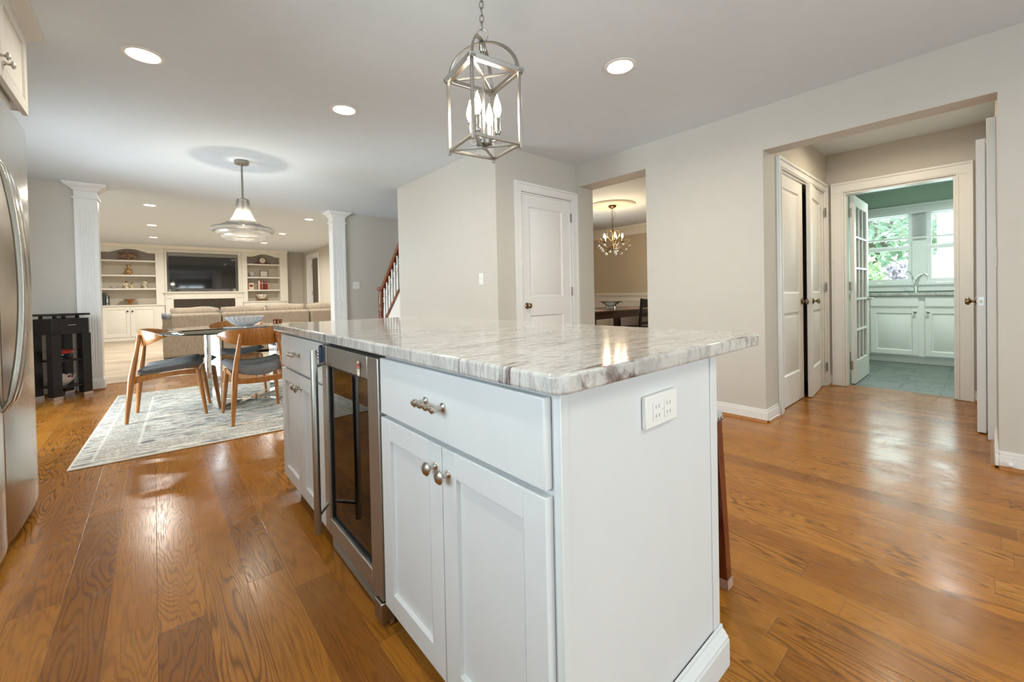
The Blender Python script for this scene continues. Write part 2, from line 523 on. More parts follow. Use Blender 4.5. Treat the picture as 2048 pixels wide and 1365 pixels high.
# the tile cut-out of the laundry is laid over the boards
struct('floor', MB().box(-1.6, 5.56, -3, 7.33, -.1, 0), OAK, 'glossy honey oak plank floor of the kitchen and hall')
struct('floor_dining', MB().box(5.56, 7.75, 1.95, 6.5, -.1, 0), OAK, 'oak plank floor under the dark dining table')
struct('floor_tile', MB().box(5.56, 8.25, -.9, 1.45, -.1, 0), TILE, 'grey green slate tile floor of the laundry room')
struct('floor_carpet', MB().box(-2.0, 4.1, 7.33, 15.75, -.1, .006), CARPET, 'beige carpet of the family room beyond the columns')

# ceilings
struct('ceiling', MB().box(-1.6, 8.4, -3, 7.2, 2.44, 2.54), CEIL, 'smooth grey white ceiling over the kitchen')
struct('ceiling_family', MB().box(-2.0, 5.2, 7.2, 15.75, 2.62, 2.72), CEIL, 'family room ceiling with six can lights')
struct('ceiling_beam', MB().box(-2.0, 4.1, 7.16, 7.24, 2.54, 2.72), CEIL, 'ceiling edge above the two white columns', cat='ceiling')

# right wall with the dining opening and the hall opening
w = MB()
w.box(3.57, 3.81, -3, -.035, 0, 2.44)
w.box(3.57, 3.735, -.035, 1.136, 2.104, 2.44)
w.box(3.57, 3.81, 1.136, 2.137, 0, 2.44)
w.box(3.57, 3.81, 2.137, 2.955, 2.205, 2.44)
w.box(3.57, 3.81, 2.955, 7.0, 0, 2.44)
struct('wall_right', w, WALL, 'greige wall pierced by the dining opening and the hall opening')
# closet door wall facing the island
w = MB()
w.box(2.53, 2.733, 3.0, 3.11, 0, 2.44); w.box(3.478, 3.57, 3.0, 3.11, 0, 2.44); w.box(2.733, 3.478, 3.0, 3.11, 2.045, 2.44)
struct('wall_closet', w, WALL, 'short greige wall around the white two panel closet door')
struct('wall_stair', MB().box(2.428, 2.53, 3.0, 5.035, 0, 2.44), WALL, 'plain greige wall beside the stairs, single switch near its corner')
w = MB()
w.box(-1.35, -.675, 6.99, 7.2, 0, 2.44); w.box(2.42, 3.81, 6.99, 7.2, 0, 2.44)
struct('wall_dividing', w, WALL, 'greige wall stubs beside the two white columns')
w = MB()   # kitchen left wall with an added window and the patio door
w.box(-1.35, -1.25, -3, -.25, 0, 2.44); w.box(-1.35, -1.25, -.25, 1.35, 0, 1.05); w.box(-1.35, -1.25, -.25, 1.35, 2.05, 2.44)
w.box(-1.35, -1.25, 1.35, 4.35, 0, 2.44); w.box(-1.35, -1.25, 4.35, 6.15, 2.1, 2.44); w.box(-1.35, -1.25, 6.15, 7.0, 0, 2.44)
struct('wall_left', w, WALL, 'greige wall behind the refrigerator')
w = MB()
w.box(-1.35, -.15, -3.0, -2.9, 0, 2.44); w.box(-.15, 2.55, -3.0, -2.9, 2.1, 2.44); w.box(2.55, 3.81, -3.0, -2.9, 0, 2.44)
struct('wall_rear', w, WALL, 'greige wall behind the viewer with added glazed doors')

# family room
struct('wall_family_back', MB().box(-2.0, 4.1, 15.6, 15.7, 0, 2.62), WALLFAM, 'far wall of the family room behind the built-ins')
struct('wall_family_left', MB().box(-2.0, -1.9, 7.2, 15.6, 0, 2.62), WALLFAM, 'side wall of the family room behind the left column')
w = MB()
w.box(3.924, 4.05, 7.2, 13.75, 0, 2.62); w.box(3.924, 4.05, 14.88, 15.6, 0, 2.62); w.box(3.924, 4.05, 13.75, 14.88, 2.38, 2.62)
struct('wall_family_right', w, WALLFAM, 'family room wall with the narrow doorway')
w = MB(); w.box(5.1, 5.2, 12.5, 15.7, 0, 2.62); w.box(4.05, 5.2, 15.6, 15.7, 0, 2.62); w.box(4.05, 5.2, 12.5, 12.6, 0, 2.62); w.box(4.05, 5.2, 12.5, 15.7, -.1, 0)
struct('wall_passage', w, WALLFAM, 'passage wall seen through the family room doorway')

# dining room
struct('wall_dining_far', MB().box(7.67, 7.77, 1.95, 6.5, 0, 2.44), DINWALL, 'tan dining room wall behind the chandelier')
w = MB()
w.box(3.81, 4.75, 6.4, 6.5, 0, 2.44); w.box(6.45, 7.67, 6.4, 6.5, 0, 2.44); w.box(4.75, 6.45, 6.4, 6.5, 0, .75); w.box(4.75, 6.45, 6.4, 6.5, 2.15, 2.44)
struct('wall_dining_left', w, DINWALL, 'tan dining room side wall with a window')
struct('wall_dining_right', MB().box(3.81, 7.67, 1.95, 2.05, 0, 2.44), DINWALL, 'tan dining room side wall shared with the hall closet')

# hall
w = MB()
w.box(3.81, 3.949, 1.136, 1.25, 0, 2.44); w.box(5.335, 5.45, 1.136, 1.25, 0, 2.44); w.box(3.949, 5.335, 1.136, 1.25, 2.035, 2.44)
struct('wall_hall_left', w, WALL, 'hall wall around the white double closet doors')
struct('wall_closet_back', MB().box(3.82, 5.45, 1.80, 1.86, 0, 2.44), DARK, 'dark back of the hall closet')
w = MB()
w.box(3.811, 4.245, -.135, -.035, 0, 2.44); w.box(5.10, 5.45, -.135, -.035, 0, 2.44); w.box(4.245, 5.10, -.135, -.035, 2.04, 2.44)
struct('wall_hall_right', w, WALL, 'hall wall behind the open white door')
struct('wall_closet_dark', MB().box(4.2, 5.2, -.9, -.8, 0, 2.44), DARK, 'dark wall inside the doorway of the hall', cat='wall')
w = MB()
w.box(5.45, 5.57, -.9, .19, 0, 2.44); w.box(5.45, 5.57, .985, 1.86, 0, 2.44); w.box(5.45, 5.57, .19, .985, 2.02, 2.44)
struct('wall_hall_back', w, WALL, 'tan hall wall around the cased laundry doorway')

# laundry
w = MB()
w.box(8.2, 8.3, -.9, .0, 0, 2.44); w.box(8.2, 8.3, 1.28, 1.45, 0, 2.44); w.box(8.2, 8.3, 0, 1.28, 0, 1.08); w.box(8.2, 8.3, 0, 1.28, 2.10, 2.44)
struct('wall_laundry_window', w, GREENWALL, 'sage green laundry wall around the double window')
struct('wall_laundry_left', MB().box(5.57, 8.2, 1.35, 1.45, 0, 2.44), GREENWALL, 'sage green laundry wall behind the open glazed door')
struct('wall_laundry_right', MB().box(5.57, 8.2, -.9, -.8, 0, 2.44), GREENWALL, 'sage green laundry wall opposite the glazed door')

# ---- baseboards: white board with a rounded cap and a stained shoe
def baseboard(name, x0, x1, y0, y1, label, h=.098, t=.015):
    """run along x (y0 == wall face, board grows to y1) or along y"""
    mb = MB()
    mb.box(min(x0,x1), max(x0,x1), min(y0,y1), max(y0,y1), 0.012, h-.02)
    sx = (x1-x0); sy = (y1-y0)
    if abs(sx) < abs(sy): mb.box(min(x0,x0+sx*.6), max(x0,x0+sx*.6), min(y0,y1), max(y0,y1), h-.02, h)
    else: mb.box(min(x0,x1), max(x0,x1), min(y0,y0+sy*.6), max(y0,y0+sy*.6), h-.02, h)
    o = struct(name, mb, WHITE, label, .003, base=(x0, y0, 0))
    sh = MB()
    if abs(sx) < abs(sy):
        sg = 1 if sx > 0 else -1
        sh.prism([(x1, 0), (x1+sg*.016, 0), (x1+sg*.011, .011), (x1, .018)], 'y', min(y0,y1), max(y0,y1))
    else:
        sg = 1 if sy > 0 else -1
        sh.prism([(y1, 0), (y1+sg*.016, 0), (y1+sg*.011, .011), (y1, .018)], 'x', min(x0,x1), max(x0,x1))
    tag(link('shoe_moulding', sh, TEAK, o), 'stained wood shoe moulding')
    return o
baseboard('baseboard_right', 3.57, 3.555, 1.121, 2.137, 'white baseboard on the wall between the two openings')
baseboard('baseboard_right_near', 3.57, 3.555, -2.9, -.035, 'white baseboard at the right of the hall opening')
baseboard('baseboard_hall_pier', 3.571, 3.835, 1.136, 1.121, 'short white baseboard in the hall beside the closet casing')
baseboard('baseboard_hall_jamb', 3.556, 4.14, -.035, -.02, 'white baseboard below the open door casing in the hall')
baseboard('baseboard_dining_jamb', 3.571, 3.80, 2.955, 2.940, 'white baseboard in the dining opening')
baseboard('baseboard_stair', 2.428, 2.413, 3.0, 5.03, 'white baseboard along the plain stair wall')
baseboard('baseboard_closet', 2.414, 2.64, 3.0, 2.985, 'short white baseboard beside the closet door')
baseboard('baseboard_hall_back', 5.45, 5.435, 1.07, 1.135, 'tiny white baseboard in the hall corner by the laundry doorway')
baseboard('baseboard_hall_back_right', 5.45, 5.435, -.034, .09, 'white baseboard in the hall corner behind the open door')
baseboard('baseboard_dividing', 2.45, 3.57, 6.99, 6.975, 'white baseboard behind the stairs')
baseboard('baseboard_dividing_left', -1.25, -.70, 6.99, 6.975, 'white baseboard behind the black side table')

# ---- door and window casings
def casing(name, mtx, x0, x1, z1, label, w=.092, sides='lr', jamb=.11):
    mb = MB()
    def leg(a, b, outer):
        mb.box(a, b, -.016, 0, 0.002, z1+.001, mtx)
        o = b if outer > 0 else a
        mb.box(o-.022 if outer > 0 else o, o if outer > 0 else o+.022, -.027, -.0155, 0.002, z1+w-.0222, mtx)
        i = a if outer > 0 else b
        mb.box(i+.006 if outer > 0 else i-.018, i+.018 if outer > 0 else i-.006, -.021, -.016, 0.002, z1+.01, mtx)
    if 'l' in sides: leg(x0-w, x0, -1)
    if 'r' in sides: leg(x1, x1+w, 1)
    a = x0-w if 'l' in sides else x0; b = x1+w if 'r' in sides else x1
    mb.box(a, b, -.016, 0, z1+.001, z1+w, mtx)
    mb.box(a, b, -.027, -.0155, z1+w-.022, z1+w, mtx)
    mb.box(x0-.006, x1+.006, -.021, -.0155, z1+.0105, z1+.020, mtx)
    if jamb:
        mb.box(x0, x0+.016, 0, jamb, 0.002, z1-.001, mtx); mb.box(x1-.016, x1, 0, jamb, 0.002, z1-.001, mtx); mb.box(x0+.016, x1-.016, 0, jamb, z1-.017, z1-.001, mtx)
    o = mtx @ Vector(((x0+x1)/2, 0, 0))
    return struct(name, mb, WHITE, label, .0025, base=o)
casing('trim_1', face(2.733, 2.999), 0, .745, 2.043, 'white moulded casing around the two panel closet door')
casing('trim_2', face(3.949, 1.135), 0, 1.386, 2.034, 'white moulded casing around the double closet doors', .088)
casing('trim_3', face(5.449, .985, 0, -90), 0, .795, 2.02, 'white moulded casing around the laundry doorway', .105, jamb=.121)
mb = MB()
for a, b in ((4.155, 4.245), (5.10, 5.19)): mb.box(a, b, -.0345, .007, .002, 2.125)
mb.box(4.245, 5.10, -.0345, -.012, 2.036, 2.125)
struct('trim_4', mb, WHITE, 'white casing edge behind the open hall door', .0025, base=(4.67, -.0345, 0))
casing('trim_5', face(3.923, 14.88, 0, -90), 0, 1.13, 2.38, 'white casing of the family room doorway', .11, jamb=.13)

# ---- panelled doors
def door_panel(mb, x0, x1, z0, z1, t, style, m):
    if style == 'raised':
        mb.rings([(x0,x1,z0,z1,0), (x0+.010,x1-.010,z0+.010,z1-.010,.012), (x0+.024,x1-.024,z0+.024,z1-.024,.012), (x0+.042,x1-.042,z0+.042,z1-.042,.003)], m)
    elif style == 'small':
        mb.rings([(x0,x1,z0,z1,0), (x0+.007,x1-.007,z0+.007,z1-.007,.009), (x0+.016,x1-.016,z0+.016,z1-.016,.009), (x0+.034,x1-.034,z0+.034,z1-.034,.001)], m)
    else:
        mb.rings([(x0,x1,z0,z1,0), (x0+.0015,x1-.0015,z0+.0015,z1-.0015,.011)], m)
def door_leaf(mb, m, w, h, t, px, pz, style, z0=0.0):
    """stiles and rails with sunk panels; local x 0..w, front at y = 0"""
    mb.box(0, px[0], 0, t, z0, z0+h, m); mb.box(px[1], w, 0, t, z0, z0+h, m)
    zs = [z0] + [q for p in pz for q in p] + [z0+h]
    for i in range(0, len(zs), 2):
        mb.box(px[0], px[1], 0, t, zs[i], zs[i+1], m)
    for a, b in pz:
        door_panel(mb, px[0], px[1], a, b, t, style, m)
        mb.box(px[0]-.001, px[1]+.001, min(.0135, t*.7), t-.001, a-.001, b+.001, m)
def knob_mb(m, r=.026, proj=.058, rose=.031):
    mb = MB()
    q = m @ Matrix.Rotation(R(90), 4, 'X')     # lathe axis z -> -y (out of the face)
    mb.lathe([(rose, 0), (rose, .005), (rose*.6, .011), (.010, .014), (.009, .026), (.014, .031), (r, .040), (r*1.02, .048), (r*.75, proj-.003), (0.0, proj)], (0,0,0), 20, q)
    return mb
def hinge_mb(m, h=.09):
    mb = MB()
    mb.box(-.016, .0, -.002, 0, 0, h, m); mb.box(.004, .018, -.002, 0, 0, h, m)
    mb.lathe([(.0055, -.003), (.0055, h+.003)], (.002, -.006, 0), 10, m)
    return mb
# closet door (door wall)
m = face(2.742, 3.012)
mb = MB(); door_leaf(mb, m, .726, 2.024, .036, (.117, .603), [(.245, .815), (1.0, 1.91)], 'raised', .008)
d1 = struct('door_1', mb, WHITE, 'white two panel closet door with a brass knob, beside the dining opening', .0015, base=(2.742, 3.012, 0))
tag(link('knob', knob_mb(face(2.808, 3.012, .918)), BRASS, d1), 'antique brass round knob')
for z in (1.81, 1.01, .22): link('hinge', hinge_mb(face(3.476, 2.995, z)), HINGE, d1)
# hall closet doors
m = face(3.966, 1.149)
mb = MB(); door_leaf(mb, m, .672, 2.012, .034, (.105, .567), [(.27, .82), (.99, 1.90)], 'raised', .006)
d2 = struct('door_2', mb, WHITE, 'closed white leaf of the hall double closet doors', .0015, base=(3.966, 1.149, 0))
tag(link('knob', knob_mb(face(4.585, 1.149, .912)), BRASS, d2), 'antique brass round knob')
for z in (1.78, 1.0, .16): link('hinge', hinge_mb(face(3.958, 1.131, z)), HINGE, d2)
m = Matrix.Translation((5.318, 1.149, 0)) @ Matrix.Rotation(R(5.2), 4, 'Z') @ Matrix.Translation((-.662, 0, 0))
mb = MB(); door_leaf(mb, m, .662, 2.012, .034, (.105, .557), [(.27, .82), (.99, 1.90)], 'raised', .006)
d3 = struct('door_3', mb, WHITE, 'ajar white leaf of the hall double closet doors, near the laundry doorway', .0015, base=(5.318, 1.149, 0))
tag(link('knob', knob_mb(m @ Matrix.Translation((.075, 0, .912))), BRASS, d3), 'antique brass round knob')
for z in (1.78, 1.0, .16): link('hinge', hinge_mb(face(5.325, 1.118, z)), HINGE, d3)
# open hall door on the right wall of the hall, seen edge on
m = Matrix.Translation((5.075, -.030, 0)) @ Matrix.Rotation(R(180-3.2), 4, 'Z')
mb = MB(); door_leaf(mb, m @ Matrix.Translation((0, -.042, 0)), .775, 2.02, .042, (.11, .665), [(.25, .82), (1.0, 1.9)], 'raised', .01)
d4 = struct('door_4', mb, WHITE, 'white door seen edge on with a brass knob and latch, right of the laundry doorway', .0015, base=(5.075, -.03, 0))
tag(link('knob', knob_mb(m @ Matrix.Translation((.712, -.042, .918)), .027, .062), BRASS, d4), 'antique brass round knob')
lm = m @ Matrix.Translation((.775, 0, .918))
mb = MB(); mb.box(0, .0015, -.034, -.008, -.03, .03, lm); tag(link('latch_plate', mb, HINGE, d4), 'silver latch plate')
mb = MB(); mb.box(.0015, .010, -.027, -.015, -.010, .010, lm); link('latch_bolt', mb, BRASS, d4)
# french door leaf swung into the laundry
def lite_door(mb, m, w, h, t, cols, rows, st=.105, top=.11, bot=.235, z0=.01, bar=.022):
    mb.box(0, st, 0, t, z0, z0+h, m); mb.box(w-st, w, 0, t, z0, z0+h, m)
    mb.box(st, w-st, 0, t, z0, z0+bot, m); mb.box(st, w-st, 0, t, z0+h-top, z0+h, m)
    gw = (w-2*st-(cols-1)*bar)/cols; gh = (h-top-bot-(rows-1)*bar)/rows
    for i in range(cols-1):
        x = st+(i+1)*gw+i*bar; mb.box(x, x+bar, .004, t-.004, z0+bot, z0+h-top, m)
    for j in range(rows-1):
        z = z0+bot+(j+1)*gh+j*bar; mb.box(st, w-st, .003, t-.003, z, z+bar, m)
m = face(5.60, .928)
mb = MB(); lite_door(mb, m, .775, 2.0, .035, 3, 5, .10)
d5 = struct('door_5', mb, WHITE, 'white fifteen lite glazed door open into the laundry room', .002, base=(5.60, .928, 0))
mb = MB(); mb.box(.095, .68, .016, .019, .24, 1.905, m); link('glass_pane', mb, PANE, d5)
for z in (1.78, 1.0, .16): link('hinge', hinge_mb(face(5.586, .962, z, -90)), HINGE, d5)
mb = MB(); q = face(6.32, .928, .90)
mb.lathe([(.028, 0), (.028, .006), (.011, .010), (.009, .045)], (0,0,0), 16, q @ Matrix.Rotation(R(90), 4, 'X'))
mb.tube([(0,-.042,0), (-.03,-.048,0), (-.075,-.046,.004), (-.10,-.043,-.002)], [.009,.009,.008,.006], 10, m=q)
tag(link('lever_handle', mb, NICKEL, d5), 'chrome lever handle')
# family room glazed door, seen edge on through the doorway
m = Matrix.Translation((4.06, 13.80, 0)) @ Matrix.Rotation(R(62), 4, 'Z')
mb = MB(); lite_door(mb, m, .95, 2.32, .04, 2, 5, .11)
d6 = struct('door_6', mb, WHITE, 'white glazed door standing open in the family room doorway', .002, base=(4.06, 13.80, 0))
mb = MB(); mb.box(.1, .85, .018, .022, .25, 2.2, m); link('glass_pane', mb, PANE, d6)
for z in (2.05, 1.15): link('hinge', hinge_mb(face(3.99, 14.70, z, -90), .13), HINGE, d6)
# glazed patio door, dining window; unseen window and rear doors added for fill
def glazed(name, m, w, z0, z1, nx, label, cat, nz=1, fr=.07):
    mb = MB()
    mb.box(0, w, 0, .06, z0, z0+fr, m); mb.box(0, w, 0, .06, z1-fr, z1, m)
    xs = [i*(w-fr)/nx for i in range(nx+1)]
    for x in xs: mb.box(x, x+fr, 0, .06, z0+fr, z1-fr, m)
    for j in range(1, nz): mb.box(fr, w-fr, .01, .05, z0+(z1-z0)*j/nz-.02, z0+(z1-z0)*j/nz+.02, m)
    o = struct(name, mb, WHITE, label, .002, base=m @ Vector((w/2, 0, z0)), cat=cat)
    g = MB(); g.box(fr*.5, w-fr*.5, .028, .032, z0+fr*.5, z1-fr*.5, m); link('glass_pane', g, PANE, o)
    return o
glazed('door_7', face(-1.27, 4.35, 0, 90), 1.8, .01, 2.1, 2, 'sliding glass patio door beside the dining rug', 'door')
glazed('window_1', face(-1.27, -.25, 0, 90), 1.6, 1.05, 2.05, 2, 'unseen window added on the refrigerator wall for cool fill light', 'window', 2)
glazed('door_8', face(2.55, -2.92, 0, 180), 2.7, .01, 2.1, 3, 'unseen glazed doors added behind the viewer for fill light', 'door')
glazed('window_2', face(4.75, 6.42), 1.7, .75, 2.15, 2, 'dining room window', 'window', 2)

# laundry double window: white frames, two double-hung sashes each
def laundry_window(name, y0, y1, label):
    m = face(8.195, y1, 0, -90); w = y1-y0
    mb = MB()
    for z0, z1, yy in ((1.09, 1.60, .012), (1.575, 2.09, .045)):
        mb.box(0, w, yy, yy+.03, z0, z0+.05, m); mb.box(0, w, yy, yy+.03, z1-.045, z1, m)
        mb.box(0, .045, yy, yy+.03, z0+.05, z1-.045, m); mb.box(w-.045, w, yy, yy+.03, z0+.05, z1-.045, m)
    o = struct(name, mb, WHITE, label, .002, base=(8.195, (y0+y1)/2, 1.09))
    g = MB(); g.box(.02, w-.02, .026, .029, 1.10, 1.59, m); g.box(.02, w-.02, .058, .061, 1.59, 2.08, m)
    link('glass_pane', g, PANE, o)
laundry_window('window_3', .715, 1.27, 'white laundry window beside the open glazed door')
laundry_window('window_4', .01, .565, 'white laundry window beside the doorway casing, farther from the glazed door')
mb = MB(); m = face(8.199, 1.28, 0, -90)
mb.box(-.09, 0, -.018, 0, 1.05, 2.10, m); mb.box(1.28, 1.37, -.018, 0, 1.05, 2.10, m)
mb.box(.565, .715, -.018, .06, 1.05, 2.10, m)
mb.box(-.09, 1.37, -.02, 0, 2.10, 2.20, m); mb.box(-.1, 1.38, -.035, 0, 2.165, 2.20, m)
mb.box(-.10, 1.38, -.05, .02, 1.05, 1.085, m); mb.box(-.09, 1.37, -.018, 0, .965, 1.05, m)
struct('trim_6', mb, WHITE, 'white casing, mullion and stool around the laundry windows', .002, base=(8.199, .64, .965))
# white crown and chair rail and wainscot of the dining room
mb = MB()
mb.prism([(7.669, 2.245), (7.655, 2.25), (7.648, 2.30), (7.60, 2.385), (7.585, 2.39), (7.58, 2.439), (7.669, 2.439)], 'y', 2.05, 6.4)
struct('trim_7', mb, CREAM, 'cream crown moulding of the dining room')
mb = MB()
mb.box(7.64, 7.669, 2.05, 6.4, .955, 1.015); mb.box(7.628, 7.669, 2.05, 6.4, .985, 1.005)
mb.box(7.662, 7.669, 2.05, 6.4, .12, .955)
for k in range(5):
    y = 2.2+k*.84
    for (a, b, c, d) in ((y, y+.7, .20, .225), (y, y+.7, .84, .865), (y, y+.025, .2, .865), (y+.675, y+.7, .2, .865)): mb.box(7.652, 7.662, a, b, c, d)
mb.box(7.65, 7.669, 2.05, 6.4, .002, .12)
struct('trim_8', mb, CREAM, 'cream chair rail and panelled wainscot of the dining room', .002)

# ---- the two fluted square columns
def column(x0, x1, y0, label):
    y1 = y0+.20; xm = (x0+x1)/2; ym = (y0+y1)/2
    t = thing('column', (xm, ym, 0), label, 'column', 'white fluted columns', 'structure')
    w = x1-x0; mb = MB()
    # shaft with flutes cut in the front and the visible sides
    n = 6; mg = w*.17; fw = (w-2*mg)/(n*1.0)
    za, zb = .30, 2.14
    def fluted(m, W, side=0):
        fw = (W-2*mg)/n
        mb.box(side and .0203, mg, 0, .02, .14, 2.30, m); mb.box(W-mg, W, 0, .02, .14, 2.30, m)
        mb.box(mg, W-mg, 0, .02, .14, za, m); mb.box(mg, W-mg, 0, .02, zb, 2.30, m)
        for i in range(n):
            a = mg+i*fw
            pts = [(a, 0), (a+fw*.22, 0)] + [(a+fw*(.22+.68*k/6), .005*math.sin(PI*k/6)) for k in range(1, 6)] + [(a+fw*.90, 0), (a+fw, 0), (a+fw, .02), (a, .02)]
            mb.prism(pts, 'z', za, zb, m)
    fluted(face(x0, y0), w); fluted(face(x1, y0, 0, 90), .20, 1); fluted(face(x0, y1, 0, -90) @ Matrix.Translation((.20, 0, 0)) @ Matrix.Scale(-1, 4, (1, 0, 0)), .20, 1)
    mb.box(x0+.0203, x1-.0203, y0+.0203, y1-.001, .14, 2.30)
    link('shaft', mb, WHITE, t)
    def sq(mb, e, z0, z1, e2=None):
        e2 = e if e2 is None else e2
        mb.hexa([(x0-e,y0-e,z0),(x1+e,y0-e,z0),(x1+e,y1,z0),(x0-e,y1,z0)], [(x0-e2,y0-e2,z1),(x1+e2,y0-e2,z1),(x1+e2,y1,z1),(x0-e2,y1,z1)])
    mb = MB(); sq(mb, .016, .012, .11); sq(mb, .016, .11, .14, .002)
    link('base', mb, WHITE, t, .002)
    mb = MB(); sq(mb, .017, 0, .016); tag(link('shoe_moulding', mb, TEAK, t), 'stained wood shoe moulding')
    mb = MB(); sq(mb, .018, 2.262, 2.280); sq(mb, .001, 2.280, 2.352); sq(mb, .012, 2.352, 2.364); sq(mb, .014, 2.364, 2.385, .035); sq(mb, .035, 2.385, 2.415, .078); sq(mb, .085, 2.415, 2.4385)
    link('capital', mb, WHITE, t, .002)
    return t
column(-.675, -.478, 6.95, 'white fluted square column beside the black side table')
column(2.215, 2.415, 6.95, 'white fluted square column beside the stairs, at the end of the sofa')

# ================================================================== kitchen island
def cab_pull(parent, m, L=.115):
    mb = MB(); q = m @ Matrix.Rotation(R(90), 4, 'X')
    for s in (-1, 1):
        mb.lathe([(.011, 0), (.011, .004), (.006, .007), (.006, .022), (.010, .028), (.010, .034), (.004, .038)], (0,0,0), 14, q @ Matrix.Translation((s*L*.36, 0, 0)))
    pts = []; rad = []
    N = 22
    for i in range(N+1):
        u = -L/2 + L*i/N
        pts.append((u, -.031, 0)); a = abs(u)/(L/2)
        rad.append(.0072 - .0018*math.cos(a*PI*4) if a < .97 else .005)
    mb.tube(pts, rad, 12, m=m)
    return tag(link('drawer_pull', mb, NICKEL, parent), 'brushed nickel bar pull')
def cab_knob(parent, m, mat=None, r=.0165):
    mb = MB(); q = m @ Matrix.Rotation(R(90), 4, 'X')
    k = r/.0165
    mb.lathe([(.010*k, 0), (.009*k, .003*k), (.0055*k, .006*k), (.0052*k, .016*k), (.009*k, .020*k), (r, .024*k), (r*1.02, .028*k), (r*.7, .033*k), (0, .035*k)], (0,0,0), 18, q)
    return link('knob', mb, mat or NICKEL, parent)
def shaker(parent, name, m, w, h, fr=.06, t=.02, knob=None):
    mb = MB(); door_leaf(mb, m, w, h, t, (fr, w-fr), [(fr, h-fr)], 'shaker')
    o = link(name, mb, CABWHITE, parent, .0012)
    if knob: cab_knob(o, m @ Matrix.Translation(knob))
    return o
def base_cab(label, y0, y1, end=False):
    t = thing('base_cabinet', (.83, (y0+y1)/2, 0), label, 'cabinet', 'white shaker cabinets of the island')
    mb = MB()
    mb.box(.537, 1.128, y0, y1, .086, .858)
    mb.box(.60, 1.128, y0, y1, 0, .086)
    link('body', mb, CABWHITE, t, .001)
    w = y1-y0
    yy0, yy1 = y0+.004, y1-.004
    m = face(.516, yy1, 0, -90)                       # x runs towards the camera
    W = yy1-yy0
    mb = MB(); mb.box(0, W, 0, .02, .678, .846, m)
    d = link('drawer', mb, CABWHITE, t, .003)
    cab_pull(d, m @ Matrix.Translation((W*.46, 0, .765)))
    hw = W/2-.0015
    shaker(t, 'door', m @ Matrix.Translation((0, 0, .086)), hw, .58, knob=(hw-.028, 0, .525))
    shaker(t, 'door', m @ Matrix.Translation((hw+.003, 0, .086)), hw, .58, knob=(.028, 0, .523))
    return t
c1 = base_cab('white shaker base cabinet at the outlet end of the island', .512, 1.222)
base_cab('white shaker base cabinet beyond the wine cooler, at the dining end of the island', 1.788, 2.515)
# end panel with corner posts and stepped base
t = thing('island_end_panel', (.85, .50, 0), 'white flat end panel of the island with a stepped base moulding', 'panel')
mb = MB(); mb.box(.556, 1.128, .4955, .511, .10, .8585)
link('panel', mb, CABWHITE, t)
for a, b in ((.534, .555), (1.129, 1.168)):
    mb = MB(); mb.box(a, b, .4925, .511, .0, .8585)
    link('corner_post', mb, CABWHITE, t, .0015)
mb = MB(); mb.prism([(.4920, 0), (.4690, 0), (.4690, .070), (.4720, .074), (.4720, .079), (.4770, .083), (.4800, .088), (.4870, .094), (.4870, .100), (.4900, .104), (.4920, .104)], 'x', .536, 1.172)
link('base_moulding', mb, CABWHITE, t, .001)
mb = MB(); mb.box(1.130, 1.166, .5115, 2.515, 0, .8585)
tag(link('island_back_panel', mb, CABWHITE, None, .001), 'white back panel of the island under the counter overhang, beside the stool', 'panel')
# granite worktop with rounded corners and edges
x0, x1, y0, y1, r = .492, 1.404, .456, 2.60, .030
poly = []
for cx_, cy_, a0 in ((x1-r, y1-r, 0), (x0+r, y1-r, 90), (x0+r, y0+r, 180), (x1-r, y0+r, 270)):
    for k in range(7):
        a = R(a0+15*k); poly.append((cx_+r*math.cos(a), cy_+r*math.sin(a)))
mb = MB(); mb.prism(poly, 'z', .861, .896)
tag(link('worktop', mb, GRANITE, None, .006, seg=3), 'grey white veined granite worktop of the island', 'worktop')
# outlet on the end panel
t = thing('power_outlet', (.862, .495, .765), 'white double power outlet on the end panel of the island', 'outlet')
mb = MB(); mb.box(.794, .930, .4835, .495, .731, .802)
link('cover_plate', mb, PLATEWHITE, t, .003)
for cx_ in (.838, .886):
    mb = MB(); mb.box(cx_-.017, cx_+.017, .4815, .4835, .746, .787)
    s = link('socket', mb, PLATEWHITE, t, .001)
    sl = MB()
    for zz in (.756, .776):
        sl.box(cx_-.008, cx_-.006, .4808, .4816, zz-.004, zz+.004); sl.box(cx_+.005, cx_+.007, .4808, .4816, zz-.004, zz+.004)
    link('slots', sl, pmat('slot_grey', (.35,.34,.33), .5), s)
sc_ = MB(); sc_.sphere((.862, .4835, .7665), .0025, 8, 6)
link('screw', sc_, PLATEWHITE, t)

# wine cooler
ya, yb = 1.227, 1.783
t = thing('wine_cooler', (.83, (ya+yb)/2, 0), 'stainless undercounter wine cooler with a dark glass door in the island', 'wine cooler')
mb = MB()
mb.box(.545, .56, ya, ya+.015, .09, .855); mb.box(.545, 1.10, ya, ya+.015, .09, .855); mb.box(.545, 1.10, yb-.015, yb, .09, .855)
mb.box(.545, 1.10, ya+.015, yb-.015, .09, .105); mb.box(.545, 1.10, ya+.015, yb-.015, .84, .855); mb.box(1.085, 1.10, ya+.015, yb-.015, .105, .84)
link('cabinet_shell', mb, DARK, t)
m = face(.512, yb, 0, -90); W = yb-ya
mb = MB()
mb.box(0, .056, 0, .032, .088, .843, m); mb.box(W-.083, W, 0, .032, .088, .843, m)
mb.box(.056, W-.083, 0, .032, .088, .152, m); mb.box(.056, W-.083, 0, .032, .767, .843, m)
dr = link('door_frame', mb, STEELC, t, .003)
mb = MB(); mb.box(.051, W-.078, .014, .020, .148, .771, m)
link('glass_pane', mb, COOLGLASS, dr)
mb = MB()
for a, b in ((.056, .064), (W-.091, W-.083)): mb.box(a, b, .008, .014, .152, .767, m)
